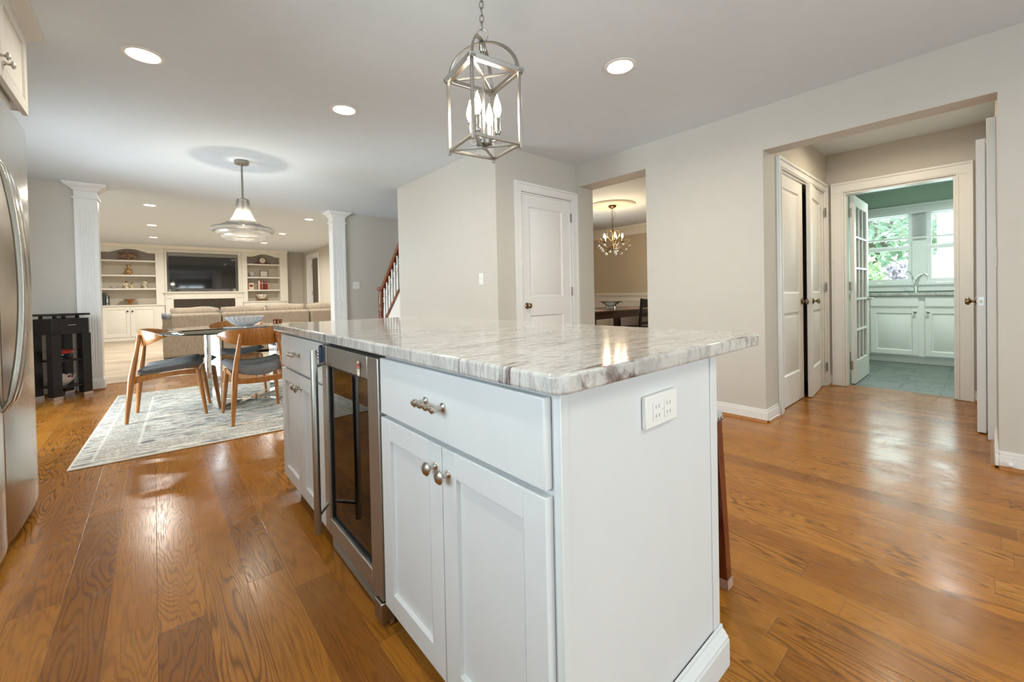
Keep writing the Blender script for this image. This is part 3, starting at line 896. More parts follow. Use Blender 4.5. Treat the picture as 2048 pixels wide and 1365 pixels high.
mb.box(.064, W-.091, .008, .014, .152, .160, m); mb.box(.064, W-.091, .008, .014, .759, .767, m)
link('gasket', mb, DARKMETAL, dr)
hx = .083
mb = MB(); mb.lathe([(0, .142), (.011, .142), (.0125, .144), (.0125, .836), (.011, .838), (0, .838)], (.449, 1.664, 0), 20)
h = link('handle', mb, STEELC, dr)
for z in (.772, .205):
    mb = MB(); mb.tube([(.451, 1.666, z), (.511, 1.745, z)], .0065, 10)
    link('handle_bracket', mb, STEELC, h)
for i, z in enumerate((.235, .335, .435, .535, .635)):
    mb = MB(); mb.box(.575, .59, ya+.03, yb-.03, z, z+.032)
    s = link('bottle_rack', mb, ESPRESSO, t, .002)
    mb = MB()
    for k in range(9):
        y = ya+.06+k*.054; mb.tube([(.59, y, z+.006), (1.06, y, z+.006)], .004, 6)
    link('rack_wire', mb, HINGE, s)
mb = MB(); mb.box(.535, .55, ya+.004, yb-.004, .004, .082)
for k in range(5): mb.box(.532, .535, ya+.03, yb-.03, .016+k*.013, .022+k*.013)
link('toe_grille', mb, STEELC, t, .001)
mb = MB(); mb.box(.505, .55, ya+.002, ya+.05, .02, .082); mb.lathe([(.012, 0), (.012, .02)], (.53, ya+.03, .0), 12)
tag(link('hinge_bracket', mb, HINGE, t, .003), 'silver lower hinge bracket and foot')
# magnet figure and bottle opener stuck on the cooler
mb = MB(); mm = face(.5115, 1.372, .772, -90)
mb.sphere((.0, -.004, .040), .010, 10, 6, (1, .4, 1), mm); mb.sphere((.001, -.004, .024), .012, 10, 6, (1, .4, 1.1), mm); mb.sphere((.002, -.004, .007), .010, 10, 6, (.9, .4, 1), mm)
fm = pmat('magnet_paint', (.6,.1,.06), .5); nt = NT(fm); X, Y, Z = nt.xyz()
nt.col(nt.ramp(nt.m('DIVIDE', Z, .055), [(.2, (.78,.70,.55)), (.42, (.80,.76,.66)), (.5, (.45,.16,.10)), (.75, (.40,.06,.05)), (.9, (.60,.5,.4))]))
tag(link('magnet_figure', mb, fm), 'tiny red and cream magnet on the top band of the wine cooler', 'magnet')
t = thing('bottle_opener', (.507, 1.768, .79), 'dark blue bottle opener stuck to the top corner of the wine cooler', 'bottle opener')
mb = MB(); mm = face(.5105, 1.790, 0, -90)
mb.prism([(.02,.762), (.032,.772), (.036,.80), (.034,.835), (.026,.845), (.018,.835), (.013,.80)], 'y', -.014, -.001, mm)
link('body', mb, pmat('navy_plastic', (.02,.05,.10), .3), t, .003)
for z in (.787, .800, .812):
    mb = MB(); mb.tube([(.014,-.008,z), (.002,-.010,z+.004), (-.004,-.012,z-.003)], .0025, 8, m=mm)
    link('prong', mb, CHROME, t)

# ================================================================== stool under the overhang
t = thing('bar_stool', (1.345, .80, 0), 'dark red wooden stool with a grey nailhead seat under the island overhang', 'stool')
mb = MB(); pts = []
def sad(x, y): return .602 + .016*((y-.80)/.2)**2
nx, ny = 8, 12
for top in (0, 1):
    for j in range(ny+1):
        for i in range(nx+1):
            u = i/nx*2-1; v = j/ny*2-1
            e = (1-max(abs(u), abs(v))**6)
            x = 1.314+.136*u; y = .80+.207*v
            pts.append((x, y, .590 if not top else sad(x, y)+.004+.030*e))
fs = []; N = (nx+1)*(ny+1)
for j in range(ny):
    for i in range(nx):
        a = j*(nx+1)+i
        fs.append((a, a+nx+1, a+nx+2, a+1)); fs.append((N+a, N+a+1, N+a+nx+2, N+a+nx+1))
rim = [i for i in range(nx+1)] + [j*(nx+1)+nx for j in range(1, ny+1)] + [ny*(nx+1)+i for i in range(nx-1, -1, -1)] + [j*(nx+1) for j in range(ny-1, 0, -1)]
for k in range(len(rim)):
    a, b = rim[k], rim[(k+1) % len(rim)]; fs.append((a, b, N+b, N+a))
mb.add(pts, fs)
st = link('seat', mb, STOOLF, t, .004)
mb = MB()
for k in range(22):
    y = .61+.38*k/21
    mb.sphere((1.451, y, .600), .0065, 8, 6)
for k in range(13):
    x = 1.205+.23*k/12
    mb.sphere((x, .592, .600), .0065, 8, 6)
tag(link('nailheads', mb, HINGE, st), 'silver nailheads')
mb = MB(); mb.box(1.235, 1.400, .645, .955, .535, .589)
link('apron', mb, MAHOG, t, .003)
for sx, sy in ((1, -1), (1, 1), (-1, -1), (-1, 1)):
    top = (1.318+sx*.118, .80+sy*.180, .588); bot = (1.342+sx*.138, .80+sy*.192, .032)
    mb = MB(); mb.tube([bot, top], .02, flat=[(.018, .018), (.021, .021)], up=(1, 0, 0))
    l = link('leg', mb, MAHOG, t, .002)
    mb = MB(); mb.tube([(1.342+sx*.1385, .80+sy*.1925, .001), bot], .02, flat=(.0205, .0205), up=(1, 0, 0))
    tag(link('foot_cap', mb, pmat('clear_plastic', (.45,.30,.25), .15), l), 'clear plastic foot cap')
for (a, b) in (((1.22, .62, .19), (1.462, .62, .19)), ((1.22, .98, .19), (1.462, .98, .19)), ((1.455, .63, .27), (1.455, .97, .27)), ((1.225, .63, .27), (1.225, .97, .27))):
    mb = MB(); mb.tube([a, b], .01, flat=(.011, .017), up=(0, 0, 1)); link('stretcher', mb, MAHOG, t, .002)

# ================================================================== refrigerator and the cabinet over it
t = thing('refrigerator', (-.84, 2.72, 0), 'stainless side by side refrigerator with long bowed handles', 'refrigerator')
mb = MB(); mb.box(-1.235, -.56, 2.26, 3.225, .03, 1.885)
link('body', mb, pmat('fridge_grey', (.22,.22,.22), .45), t, .004)
def bow_door(ya, yb):
    """door with a gently bowed front"""
    n = 10; poly = [(-.555, ya), (-.555, yb)]
    for k in range(n+1):
        u = 1-2*k/n
        poly.append((-.462-.013*abs(u)**2.6, (ya+yb)/2+u*(yb-ya)/2))
    mb = MB(); mb.prism(poly, 'z', .045, 1.905)
    return mb
gap = 2.635
dl = link('door', bow_door(2.26, gap-.004), STEEL, t, .006)
drr = link('door', bow_door(gap+.004, 3.235), STEEL, t, .006)
def bow_handle(parent, y, lean):
    mb = MB(); pts = []; fl = []
    for k in range(25):
        u = k/24; z = .60+1.03*u; s = math.sin(PI*u)
        pts.append((-.472+.066*s**.5, y, z))
        e = min(1, s*3)
        fl.append((.014+.010*e, .008+.004*e))
    mb.tube(pts, .02, flat=fl, up=(1, 0, 0))
    o = link('handle', mb, STEEL, parent, .006, seg=3)
bow_handle(dl, gap-.036, -.006); bow_handle(drr, gap+.036, .006)
mb = MB(); mb.box(-.4815, -.4795, 3.135, 3.165, 1.815, 1.85)
tag(link('badge', mb, DARKMETAL, drr), 'small square badge')
mb = MB(); mb.box(-1.2, -.50, 2.28, 3.21, .002, .044)
link('toe_grille', mb, DARKMETAL, t)
# cabinet above
t = thing('wall_cabinet', (-.85, 2.74, 1.93), 'cream white cabinet with crown moulding above the refrigerator', 'cabinet')
mb = MB(); mb.box(-1.245, -.485, 2.22, 3.245, 2.02, 2.405); mb.box(-1.2, -.50, 2.26, 3.10, 1.93, 2.019)
link('body', mb, CABCREAM, t, .002)
for a, b, kx in ((2.745, 3.235, .035), (2.235, 2.739, .46)):
    m = face(-.463, a, 2.0, 90); mb = MB(); w_ = b-a
    door_leaf(mb, m, w_, .405, .021, (.06, w_-.06), [(.06, .345)], 'shaker')
    o = link('door', mb, CABCREAM, t, .0015)
    cab_knob(o, m @ Matrix.Translation((kx, 0, .075)))
mb = MB()
prof = [(-.484, 2.406), (-.47, 2.406), (-.462, 2.412), (-.440, 2.425), (-.415, 2.432), (-.405, 2.4385), (-.484, 2.4385)]
mb.prism(prof, 'y', 2.18, 3.30)
mb.hexa([(-1.24,3.246,2.406),(-.484,3.246,2.406),(-.484,3.252,2.406),(-1.24,3.252,2.406)], [(-1.24,3.246,2.438),(-.484,3.246,2.438),(-.484,3.31,2.438),(-1.24,3.31,2.438)])
link('crown_moulding', mb, CABCREAM, t)

# ================================================================== black side table with bowls
t = thing('side_table', (0, 0, 0), 'black lacquer side table with chrome feet beside the column', 'table')
s = .135
mb = MB(); mb.box(-.175, .175, -.175, .175, .902, .925); link('top', mb, BLACK, t, .003)
for a in (-1, 1):
    for b in (-1, 1):
        mb = MB(); mb.box(a*.10-.012, a*.10+.012, b*.10-.012, b*.10+.012, .872, .901)
        link('spacer', mb, BLACK, t)
mb = MB(); mb.box(-.165, .165, -.165, .165, .70, .871); link('drawer_box', mb, BLACK, t, .003)
mb = MB(); mb.box(-.10, .10, -.1685, -.1655, .715, .86)
dq = link('drawer', mb, BLACK, t, .001)
mb = MB(); mb.tube([(-.035, -.178, .80), (.035, -.178, .80)], .004, 8); mb.box(-.034, -.030, -.178, -.168, .797, .803); mb.box(.030, .034, -.178, -.168, .797, .803)
tag(link('handle', mb, CHROME, dq), 'chrome drawer handle')
for a in (-1, 1):
    for b in (-1, 1):
        mb = MB(); mb.box(a*s-.040, a*s+.040, b*s-.040, b*s+.040, .035, .70)
        l = link('leg', mb, BLACK, t, .002)
        mb = MB(); mb.box(a*s-.042, a*s+.042, b*s-.042, b*s+.042, .001, .036)
        tag(link('foot', mb, CHROME, l), 'chrome foot')
for z in (.40, .115):
    mb = MB(); mb.box(-.105, .105, -.16, .16, z, z+.02); link('shelf', mb, BLACK, t, .002)
t.location = (-.795, 6.735, 0); t.rotation_euler = (0, 0, R(38))
def bowl(name, c, r, h, foot, mat, label, cat='bowl', th=.006, seg=28, rim=1.0):
    mb = MB(); pr = [(0, .004), (foot, 0), (foot*1.02, .006)]
    for k in range(1, 9):
        u = k/8; pr.append((foot+(r-foot)*u**.75, .006+(h-.006)*u**1.35))
    pr += [(r+th*.4, h+.002), (r-th, h)]
    for k in range(7, -1, -1):
        u = k/8; pr.append((max(0, foot+(r-foot)*u**.75-th), .012+(h-.012)*u**1.35))
    pr[-1] = (0, .012)
    mb.lathe(pr, c, seg)
    return tag(link(name, mb, mat), label, cat)
bm1 = pmat('painted_bowl', (.6,.1,.05), .25); nt = NT(bm1); X, Y, Z = nt.xyz()
vz = nt.n('TexVoronoi'); vz.inputs['Scale'].default_value = 28; nt.put(vz.inputs['Vector'], nt.coord())
nt.col(nt.mix(nt.step(Z, .062, .066), nt.mix(nt.step(vz.outputs['Distance'], .25, .45), (.75,.74,.70), (.03,.03,.05)), (.50,.055,.03)))
bowl('painted_bowl', (-.795, 6.735, .4205), .110, .095, .045, bm1, 'red rimmed black and white bowl on the middle shelf of the side table')
bm2 = pmat('white_glazed_bowl', (.8,.77,.70), .2); nt = NT(bm2); X, Y, Z = nt.xyz()
vz = nt.n('TexVoronoi'); vz.inputs['Scale'].default_value = 24; nt.put(vz.inputs['Vector'], nt.coord())
nt.col(nt.mix(nt.m('MULTIPLY', nt.step(Z, .075, .08), nt.m('SUBTRACT', 1, nt.step(vz.outputs['Distance'], .3, .5))), (.80,.77,.70), (.22,.04,.05)))
bowl('white_bowl', (-.795, 6.735, .1355), .118, .105, .05, bm2, 'white bowl with a dark patterned rim on the bottom shelf of the side table')

# ================================================================== rug, glass table, chairs
hx, hy = 1.10, 1.29
mb = MB(); mb.box(-hx, hx, -hy, hy, .0, .009)
o = link('rug', mb, rugmat(hx, hy), None, .003, base=(0, 0, 0))
o.rotation_euler = (0, 0, R(-2.4)); o.location = (-.430+hx*math.cos(R(2.4))+hy*math.sin(R(2.4)), 3.70-hx*math.sin(R(2.4))+hy*math.cos(R(2.4)), .001)
tag(o, 'pale distressed rug with a patterned border under the glass table', 'rug')
TX, TY = .715, 4.99
t = thing('dining_table', (TX, TY, .010), 'round glass dining table on a crossed chrome base', 'table')
mb = MB(); mb.lathe([(0, .742), (.765, .742), (.775, .746), (.775, .751), (.765, .755), (0, .755)], (TX, TY, 0), 96)
link('glass_top', mb, TABLEGLASS, t)
for k, a in enumerate((46, -44)):
    d = Vector((math.cos(R(a)), math.sin(R(a)), 0)); c = Vector((TX, TY, 0)); q = Vector((-d.y, d.x, 0))
    L = .415; mb = MB(); z0 = .011 if k == 0 else .0125
    def slab(p, e1, e2, e3):
        cs = [p + e1*i + e2*j for i, j in ((-1,-1),(1,-1),(1,1),(-1,1))]
        mb.hexa(cs, [v + e3 for v in cs])
    zb = Vector((0, 0, 1))
    for sgn in (-1, 1):
        slab(c + d*(sgn*L) + zb*z0, d*.010, q*.042, zb*(.730-.011*k-z0))
    slab(c + zb*z0, d*(L-.011), q*.041, zb*.018)
    slab(c + zb*(.712-.02*k), d*(L-.011), q*.041, zb*.014)
    link('base_frame', mb, CHROME, t, .0015)
# crystal bowl on a clear plate, copper tumbler
t = thing('serving_bowl', (.70, 4.98, .767), 'scalloped crystal bowl on the glass dining table', 'bowl')
mb = MB(); nl = 24
def wob(a, j): return 1+(.035*math.cos(a*nl) if j > 2 else 0)
mb.lathe([(0, 0), (.065, 0), (.085, .012), (.125, .040), (.155, .072), (.168, .098), (.160, .100), (.148, .074), (.118, .045), (.08, .020), (0, .012)], (.70, 4.98, .767), 96, wob=wob)
link('bowl_body', mb, CRYSTALB, t)
mb = MB(); mb.lathe([(0, 0), (.185, 0), (.19, .005), (.185, .009), (0, .007)], (.70, 4.98, .756), 48)
tag(link('serving_plate', mb, CRYSTALB), 'clear round plate under the crystal bowl', 'plate')
cm_ = pmat('copper_mosaic', (.5,.2,.1), .2, 1); nt = NT(cm_); X, Y, Z = nt.xyz()
ck = nt.n('TexChecker'); ck.inputs['Scale'].default_value = 60; nt.put(ck.inputs['Vector'], nt.coord((1, 1, 1)))
nt.col(nt.mix(ck.outputs['Fac'], (.62,.26,.13), (.18,.06,.04)))
mb = MB(); mb.lathe([(0, 0), (.036, 0), (.040, .004), (.044, .068), (.041, .068), (.036, .008), (0, .008)], (.985, 4.93, .756), 24)
tag(link('tumbler', mb, cm_), 'copper mosaic tumbler on the glass dining table', 'tumbler')

def make_chair(label):
    t = thing('dining_chair', (0, 0, 0), label, 'chair', 'teak chairs around the glass table')
    # upholstered saddle seat
    mb = MB(); nx, ny = 12, 12; P = []
    for top in (0, 1):
        for j in range(ny+1):
            for i in range(nx+1):
                u = i/nx*2-1; v = j/ny*2-1
                w_ = .222+.028*v - .030*max(0, abs(v)-.55)**2*4
                x = u*w_*(1-.05*abs(v)**4); y = .005+.225*v*(1-.07*abs(u)**4)
                e = 1-max(abs(u), abs(v))**5
                zs = .405+.026*v+.048*abs(u)**2.3
                P.append((x, y, zs+(.006+.056*e**.7 if top else -.012*e)))
    N = (nx+1)*(ny+1); fs = []
    for j in range(ny):
        for i in range(nx):
            a = j*(nx+1)+i
            fs.append((a, a+nx+1, a+nx+2, a+1)); fs.append((N+a, N+a+1, N+a+nx+2, N+a+nx+1))
    rim = [i for i in range(nx+1)] + [j*(nx+1)+nx for j in range(1, ny+1)] + [ny*(nx+1)+i for i in range(nx-1, -1, -1)] + [j*(nx+1) for j in range(ny-1, 0, -1)]
    for k in range(len(rim)):
        a, b = rim[k], rim[(k+1) % len(rim)]; fs.append((a, b, N+b, N+a))
    mb.add(P, fs)
    link('seat', mb, SEATF, t, smooth=70)
    for s in (-1, 1):
        mb = MB()
        mb.tube([(s*.212,-.278,.0), (s*.200,-.262,.18), (s*.186,-.243,.38), (s*.168,-.222,.52), (s*.150,-.207,.62), (s*.138,-.200,.68), (s*.132,-.198,.735)], [.0125,.019,.024,.020,.015,.017,.012], 14)
        l = link('leg', mb, TEAK, t)
        for z in (.665, .705):
            mb = MB(); mb.sphere((s*.138, -.214, z), .008, 10, 6)
            link('bolt', mb, TEAK, l)
        mb = MB()
        mb.tube([(s*.222,.262,.0), (s*.205,.236,.20), (s*.188,.210,.405)], [.012,.0185,.021], 14)
        link('leg', mb, TEAK, t)
        mb = MB()
        mb.tube([(s*.188,-.235,.355), (s*.186,-.10,.374), (s*.186,.08,.388), (s*.188,.205,.388)], .012, flat=[(.010,.030),(.010,.020),(.010,.018),(.010,.024)], up=(0, 0, 1))
        link('side_rail', mb, TEAK, t, .003)
    for y, z, w2 in ((-.236, .355, .184), (.205, .385, .186)):
        mb = MB(); pts = []
        for k in range(9):
            u = k/8*2-1; pts.append((u*w2, y, z+.022*(u*u-1)*(.6)))
        mb.tube(pts, .01, flat=(.010, .024), up=(0, 0, 1))
        link('cross_rail', mb, TEAK, t, .003)
    # curved backrest: a bent plank tapering to pointed ends
    mb = MB(); n = 22; P = []
    for k in range(n+1):
        u = k/n*2-1
        a = u*R(66); x = .275*math.sin(a)/math.sin(R(66)); y = -.205+.195*(1-math.cos(a))/(1-math.cos(R(66)))
        hh = .064*(1-abs(u)**2.6)+.010; th = .0095*(1-.35*abs(u)); zc = .705+.018*abs(u)**2
        nrm = Vector((-math.sin(a), math.cos(a), 0))
        for (dz, dn) in ((-hh, -.3), (-hh*.55, -1), (hh*.55, -1), (hh, -.3), (hh, .5), (hh*.5, 1), (-hh*.5, 1), (-hh, .5)):
            tilt = dz*-.12
            P.append(Vector((x, y, zc+dz)) + nrm*(dn*th+tilt))
    fs = []
    for k in range(n):
        for q in range(8):
            fs.append((k*8+q, k*8+(q+1) % 8, (k+1)*8+(q+1) % 8, (k+1)*8+q))
    fs += [list(range(8))[::-1], [n*8+q for q in range(8)]]
    mb.add(P, fs); link('backrest', mb, TEAK, t, smooth=50)
    return t
ch = make_chair('teak chair with its back to the island side floor, nearest the rug edge')
ch['label'] = 'teak chair with its curved back to the viewer, between island and glass table'
ch.location = (.672, 4.285, .0135)
a = dup(ch, (.108, 4.905, .0135), R(-90-8), 'teak chair side on to the viewer, at the column end of the glass table')
b = dup(ch, (.72, 5.655, .0135), R(180), 'teak chair on the far side of the glass table, in front of the sofa')

# ================================================================== sofa
t = thing('sectional_sofa', (2.0, 9.8, 0), 'tan tweed sectional sofa with its back to the dining table', 'sofa')
def soft(name, x0, x1, y0, y1, z0, z1, r, mat=None, parent=None, puff=0):
    mb = MB(); mb.box(x0, x1, y0, y1, z0, z1)
    o = link(name, mb, mat or SOFA, parent, r, seg=5)
    return o
for x0, x1 in ((.105, .945), (.955, 2.455), (2.475, 3.60)):
    soft('back_section', x0, x1, 9.30, 9.52, .055, .812, .045, parent=t)
    soft('seat_base', x0+.005, x1-.005, 9.525, 10.30, .055, .30, .03, parent=t)
soft('arm', .105, .33, 9.53, 10.30, .301, .62, .06, parent=t)
for i, (x0, x1, z) in enumerate(((.21, .945, .925), (.955, 1.70, .925), (1.71, 2.45, .945), (2.47, 3.30, .945))):
    mb = MB(); nx, nz = 14, 8; P = []
    for side in (0, 1):
        for j in range(nz+1):
            for k in range(nx+1):
                u = k/nx*2-1; v = j/nz*2-1
                e = (1-abs(u)**6)*(1-abs(v)**4)
                x = (x0+x1)/2+u*(x1-x0)/2*(1-.04*abs(v)**3); zz = .62+(v+1)/2*(z-.62)-.022*abs(u)**3*(v > 0)+.008*math.sin(u*5+i)*(v > .6)
                P.append((x, 9.63+(-.085*e-.01 if side == 0 else .105*e+.01), zz))
    N = (nx+1)*(nz+1); fs = []
    for j in range(nz):
        for k in range(nx):
            a = j*(nx+1)+k; fs.append((a, a+1, a+nx+2, a+nx+1)); fs.append((N+a, N+a+nx+1, N+a+nx+2, N+a+1))
    rim = [q for q in range(nx+1)] + [j*(nx+1)+nx for j in range(1, nz+1)] + [nz*(nx+1)+q for q in range(nx-1, -1, -1)] + [j*(nx+1) for j in range(nz-1, 0, -1)]
    for k in range(len(rim)):
        a, b = rim[k], rim[(k+1) % len(rim)]; fs.append((a, N+a, N+b, b))
    mb.add(P, fs); link('back_cushion', mb, SOFA, t, smooth=80)
for x0, x1 in ((.34, .945), (.955, 2.45), (2.475, 3.55)):
    soft('seat_cushion', x0, x1, 9.76, 10.32, .302, .45, .05, parent=t)
for x, y in ((.2, 9.36), (.2, 10.2), (3.5, 9.36), (3.5, 10.2), (1.9, 9.36)):
    mb = MB(); mb.box(x-.03, x+.03, y-.03, y+.03, .006, .055); link('foot', mb, BLACK, t)
# throw folded over the left corner, teal pillow on the seat
n = 14; mb = MB(); pts = []
for j in range(7):
    for k in range(n+1):
        a = PI*k/n
        y = 9.41-.126*math.cos(a); z = .772+.056*math.sin(a)**.5+.004*math.sin(j*2.1+k)-(.04 if k in (0, n) else 0)
        pts.append((.100+.020*j+.004*math.sin(k*1.3), y, z))
fs = [(j*(n+1)+k, j*(n+1)+k+1, (j+1)*(n+1)+k+1, (j+1)*(n+1)+k) for j in range(6) for k in range(n)]
mb.add(pts, fs)
o = link('throw_blanket', mb, THROW, smooth=80)
so = o.modifiers.new('thickness', 'SOLIDIFY'); so.thickness = .012; so.offset = 1
tag(o, 'grey and white throw over the end corner of the sofa back', 'blanket')
mb = MB(); mb.sphere((.80, 9.98, .692), .235, 20, 12, (1.1, .45, 1.0)); link('pillow_stub', mb, TEAL)
o = bpy.data.objects['pillow_stub']; o.name = 'throw_pillow'; ORG['throw_pillow'] = ORG['pillow_stub']
tag(o, 'teal knit throw pillow peeking over the sofa back', 'pillow')

# ================================================================== built-ins, fireplace, television
FY = 15.2
def bookcase(label, X0, X1, ox0, ox1, opz, cz, dx0, dx1, zs, aw):
    t = thing('bookcase', ((X0+X1)/2, FY+.15, 0), label, 'bookcase', 'cream built-in bookcases of the family room')
    mb = MB()
    mb.box(X0, ox0, FY, 15.58, cz+.036, 2.53); mb.box(ox1, X1, FY, 15.58, cz+.036, 2.53)
    mb.box(ox0, ox1, FY+.02, 15.58, 2.50, 2.53)
    # arched valance
    n = 20; a0, a1 = ox0, ox1; pts = [(a0, 2.53), (a0, opz)]
    for k in range(n+1):
        u = k/n; x = a0+.16*(a1-a0)+u*.70*(a1-a0)
        pts.append((x, opz+aw*math.sin(PI*u)**1.0 if 0 < k < n else opz))
    pts += [(a1, opz-.0), (a1, 2.53)]
    mb.prism(pts, 'y', FY, FY+.02)
    link('frame', mb, CREAM, t, .003)
    mb = MB(); mb.box(ox0, ox1, 15.565, 15.58, cz+.036, 2.5); link('back_panel', mb, pmat('bookcase_back', (.60,.53,.43), .6), t)
    for z in zs:
        mb = MB(); mb.box(ox0+.001, ox1-.001, FY+.012, 15.564, z-.04, z); link('shelf', mb, CREAM, t, .002)
    mb = MB(); mb.box(X0, X1, FY-.03, 15.58, cz, cz+.035); link('counter', mb, CREAM, t, .004)
    mb = MB(); mb.box(X0+.01, X1-.01, FY, 15.57, .008, cz-.001); mb.box(X0+.01, X1-.01, FY-.008, FY, .008, .085)
    link('base', mb, CREAM, t, .002)
    xm = (dx0+dx1)/2
    for a, b, kx in ((dx0, xm-.003, xm-.05-dx0), (xm+.003, dx1, .045)):
        m = face(a, FY-.021, .105); mb = MB(); w_ = b-a
        door_leaf(mb, m, w_, cz-.125, .02, (.075, w_-.075), [(.075, cz-.2)], 'small')
        o = link('door', mb, CREAM, t, .002)
        cab_knob(o, m @ Matrix.Translation((kx, 0, cz-.24)), BLACK, .02)
    mb = MB()
    mb.prism([(FY, 2.53), (FY-.015, 2.535), (FY-.03, 2.56), (FY-.07, 2.60), (FY-.08, 2.619), (FY, 2.619)], 'x', X0, X1)
    link('crown_moulding', mb, CREAM, t)
    return t
bookcase('cream built-in bookcase beside the column, with a vase and a painted box', -1.12, .245, -1.02, .06, 2.385, .935, -1.045, .07, (2.185, 1.785, 1.42), .10)
bookcase('cream built-in bookcase beside the family room doorway, with a mantel clock and red books', 2.10, 3.37, 2.235, 3.145, 2.40, .965, 2.28, 3.22, (2.18, 1.765, 1.36), .085)
# fireplace wall between the bookcases
t = thing('fireplace', (1.17, 15.3, 0), 'cream fireplace surround and television niche between the bookcases', 'fireplace')
mb = MB()
mb.box(.247, .30, FY+.02, 15.58, 1.318, 2.53); mb.box(2.0, 2.098, FY+.02, 15.58, 1.318, 2.53); mb.box(.30, 2.0, FY+.02, 15.58, 2.45, 2.53)
mb.box(.30, 2.0, 15.50, 15.58, 1.318, 2.45)
for a, b, c, d in ((.262, .30, 1.32, 2.50), (2.0, 2.04, 1.32, 2.50), (.30, 2.0, 2.45, 2.50)): mb.box(a, b, FY+.0, FY+.02, c, d)
link('niche', mb, CREAM, t, .003)
mb = MB(); mb.prism([(FY+.02, 2.53), (FY+.005, 2.535), (FY-.01, 2.56), (FY-.05, 2.60), (FY-.06, 2.619), (FY+.02, 2.619)], 'x', .246, 2.099); link('crown_moulding', mb, CREAM, t)
mb = MB(); mb.box(.20, 2.135, FY-.085, FY-.001, 1.285, 1.316); mb.box(.2475, 2.0975, FY-.001, FY+.30, 1.285, 1.316); mb.box(.225, 2.11, FY-.065, FY-.001, 1.262, 1.285); link('mantel_shelf', mb, CREAM, t, .005)
mb = MB()
mb.box(.247, .43, FY-.03, FY+.30, .007, 1.261); mb.box(1.895, 2.098, FY-.03, FY+.30, .007, 1.261); mb.box(.43, 1.895, FY-.03, FY+.30, 1.10, 1.261)
for a, b in ((.262, .412), (1.912, 2.08)):
    mb.box(a, b, FY-.045, FY-.03, 1.215, 1.235); mb.box(a, b, FY-.05, FY-.03, 1.12, 1.14); mb.box(a+.02, b-.02, FY-.04, FY-.03, 1.15, 1.205); mb.box(a+.02, b-.02, FY-.038, FY-.03, .12, 1.08)
for a, b in ((.455, 1.16), (1.19, 1.87)):
    mb.box(a, b, FY-.038, FY-.03, 1.235, 1.25); mb.box(a, b, FY-.038, FY-.03, 1.115, 1.13); mb.box(a, a+.02, FY-.038, FY-.03, 1.13, 1.235); mb.box(b-.02, b, FY-.038, FY-.03, 1.13, 1.235)
link('surround', mb, CREAM, t, .003)
slate = pmat('dark_granite_hearth', (.05,.036,.022), .6); nt = NT(slate)
nt.col(nt.ramp(nt.noise(nt.coord(), 60, 3), [(.35, (.014,.010,.006)), (.7, (.06,.042,.022))]))
mb = MB(); mb.box(.431, .55, FY-.01, FY+.25, .007, 1.099); mb.box(1.775, 1.894, FY-.01, FY+.25, .007, 1.099); mb.box(.55, 1.775, FY-.01, FY+.25, .78, 1.099)
link('stone_facing', mb, slate, t)
mb = MB(); mb.box(.551, 1.774, FY+.20, FY+.22, .007, .779); link('firebox', mb, DARK, t)
# television
t = thing('television', (1.14, 15.30, 1.318), 'large black flat screen television on the mantel', 'television')
mb = MB(); mb.box(.345, 1.935, 15.285, 15.325, 1.408, 2.335); link('screen', mb, pmat('tv_screen', (.006,.006,.007), .045, 0, IOR=1.75), t, .004)
mb = MB(); mb.box(.341, 1.939, 15.280, 15.29, 1.398, 1.410); mb.box(.341, 1.939, 15.280, 15.29, 2.333, 2.34); mb.box(.341, .347, 15.280, 15.29, 1.41, 2.333); mb.box(1.933, 1.939, 15.280, 15.29, 1.41, 2.333)
link('bezel', mb, BLACK, t)
for x in (.52, 1.80):
    mb = MB(); mb.tube([(x, 15.305, 1.41), (x-.03, 15.20, 1.322)], .006, 8); mb.tube([(x, 15.305, 1.41), (x+.03, 15.40, 1.322)], .006, 8); mb.box(x-.09, x+.04, 15.17, 15.40, 1.3175, 1.325)
    link('stand_foot', mb, BLACK, t)
mb = MB(); mb.tube([(.95, 15.34, 1.40), (1.0, 15.30, 1.335), (1.15, 15.28, 1.326), (1.3, 15.30, 1.35), (1.4, 15.34, 1.40)], .005, 6)
link('cable', mb, BLACK, t)

# things on the shelves beside the column
SY = 15.34
bx = pmat('lacquer_box', (.1,.03,.01), .35); nt = NT(bx)
nt.col(nt.ramp(nt.noise(nt.coord((9, 9, 14)), 1.6, 3, .6, 1.5), [(.42, (.045,.010,.006)), (.5, (.10,.028,.012)), (.56, (.48,.26,.07)), (.62, (.06,.015,.008)), (.72, (.40,.2,.05))]))
t = thing('painted_box', (-.495, SY, 2.186), 'dark red and gold painted box on the top shelf under the arch', 'box')
mb = MB(); mb.box(-.685, -.31, SY-.06, SY+.06, 2.186, 2.345); link('box_body', mb, bx, t, .004)
mb = MB(); mb.box(-.688, -.307, SY-.063, SY+.063, 2.346, 2.40); link('lid', mb, bx, t, .004)
vm = pmat('carved_vase', (.25,.1,.03), .3); nt = NT(vm); vz = nt.n('TexVoronoi'); vz.inputs['Scale'].default_value = 30; nt.put(vz.inputs['Vector'], nt.coord())
nt.col(nt.ramp(vz.outputs['Distance'], [(.2, (.13,.045,.016)), (.45, (.30,.14,.05)), (.6, (.55,.38,.18))]))
mb = MB(); mb.lathe([(0,0),(.045,0),(.05,.012),(.075,.05),(.088,.09),(.080,.13),(.05,.165),(.030,.19),(.027,.215),(.038,.245),(.062,.275),(.057,.276),(.024,.23),(0,.2)], (-.494, SY, 1.786), 28)
tag(link('vase', mb, vm), 'brown carved vase with a flared neck on the second shelf', 'vase')
fg = pmat('glazed_figurine', (.7,.58,.36), .35); nt = NT(fg); X, Y, Z = nt.xyz(); nn = nt.noise(nt.coord(), 28, 3)
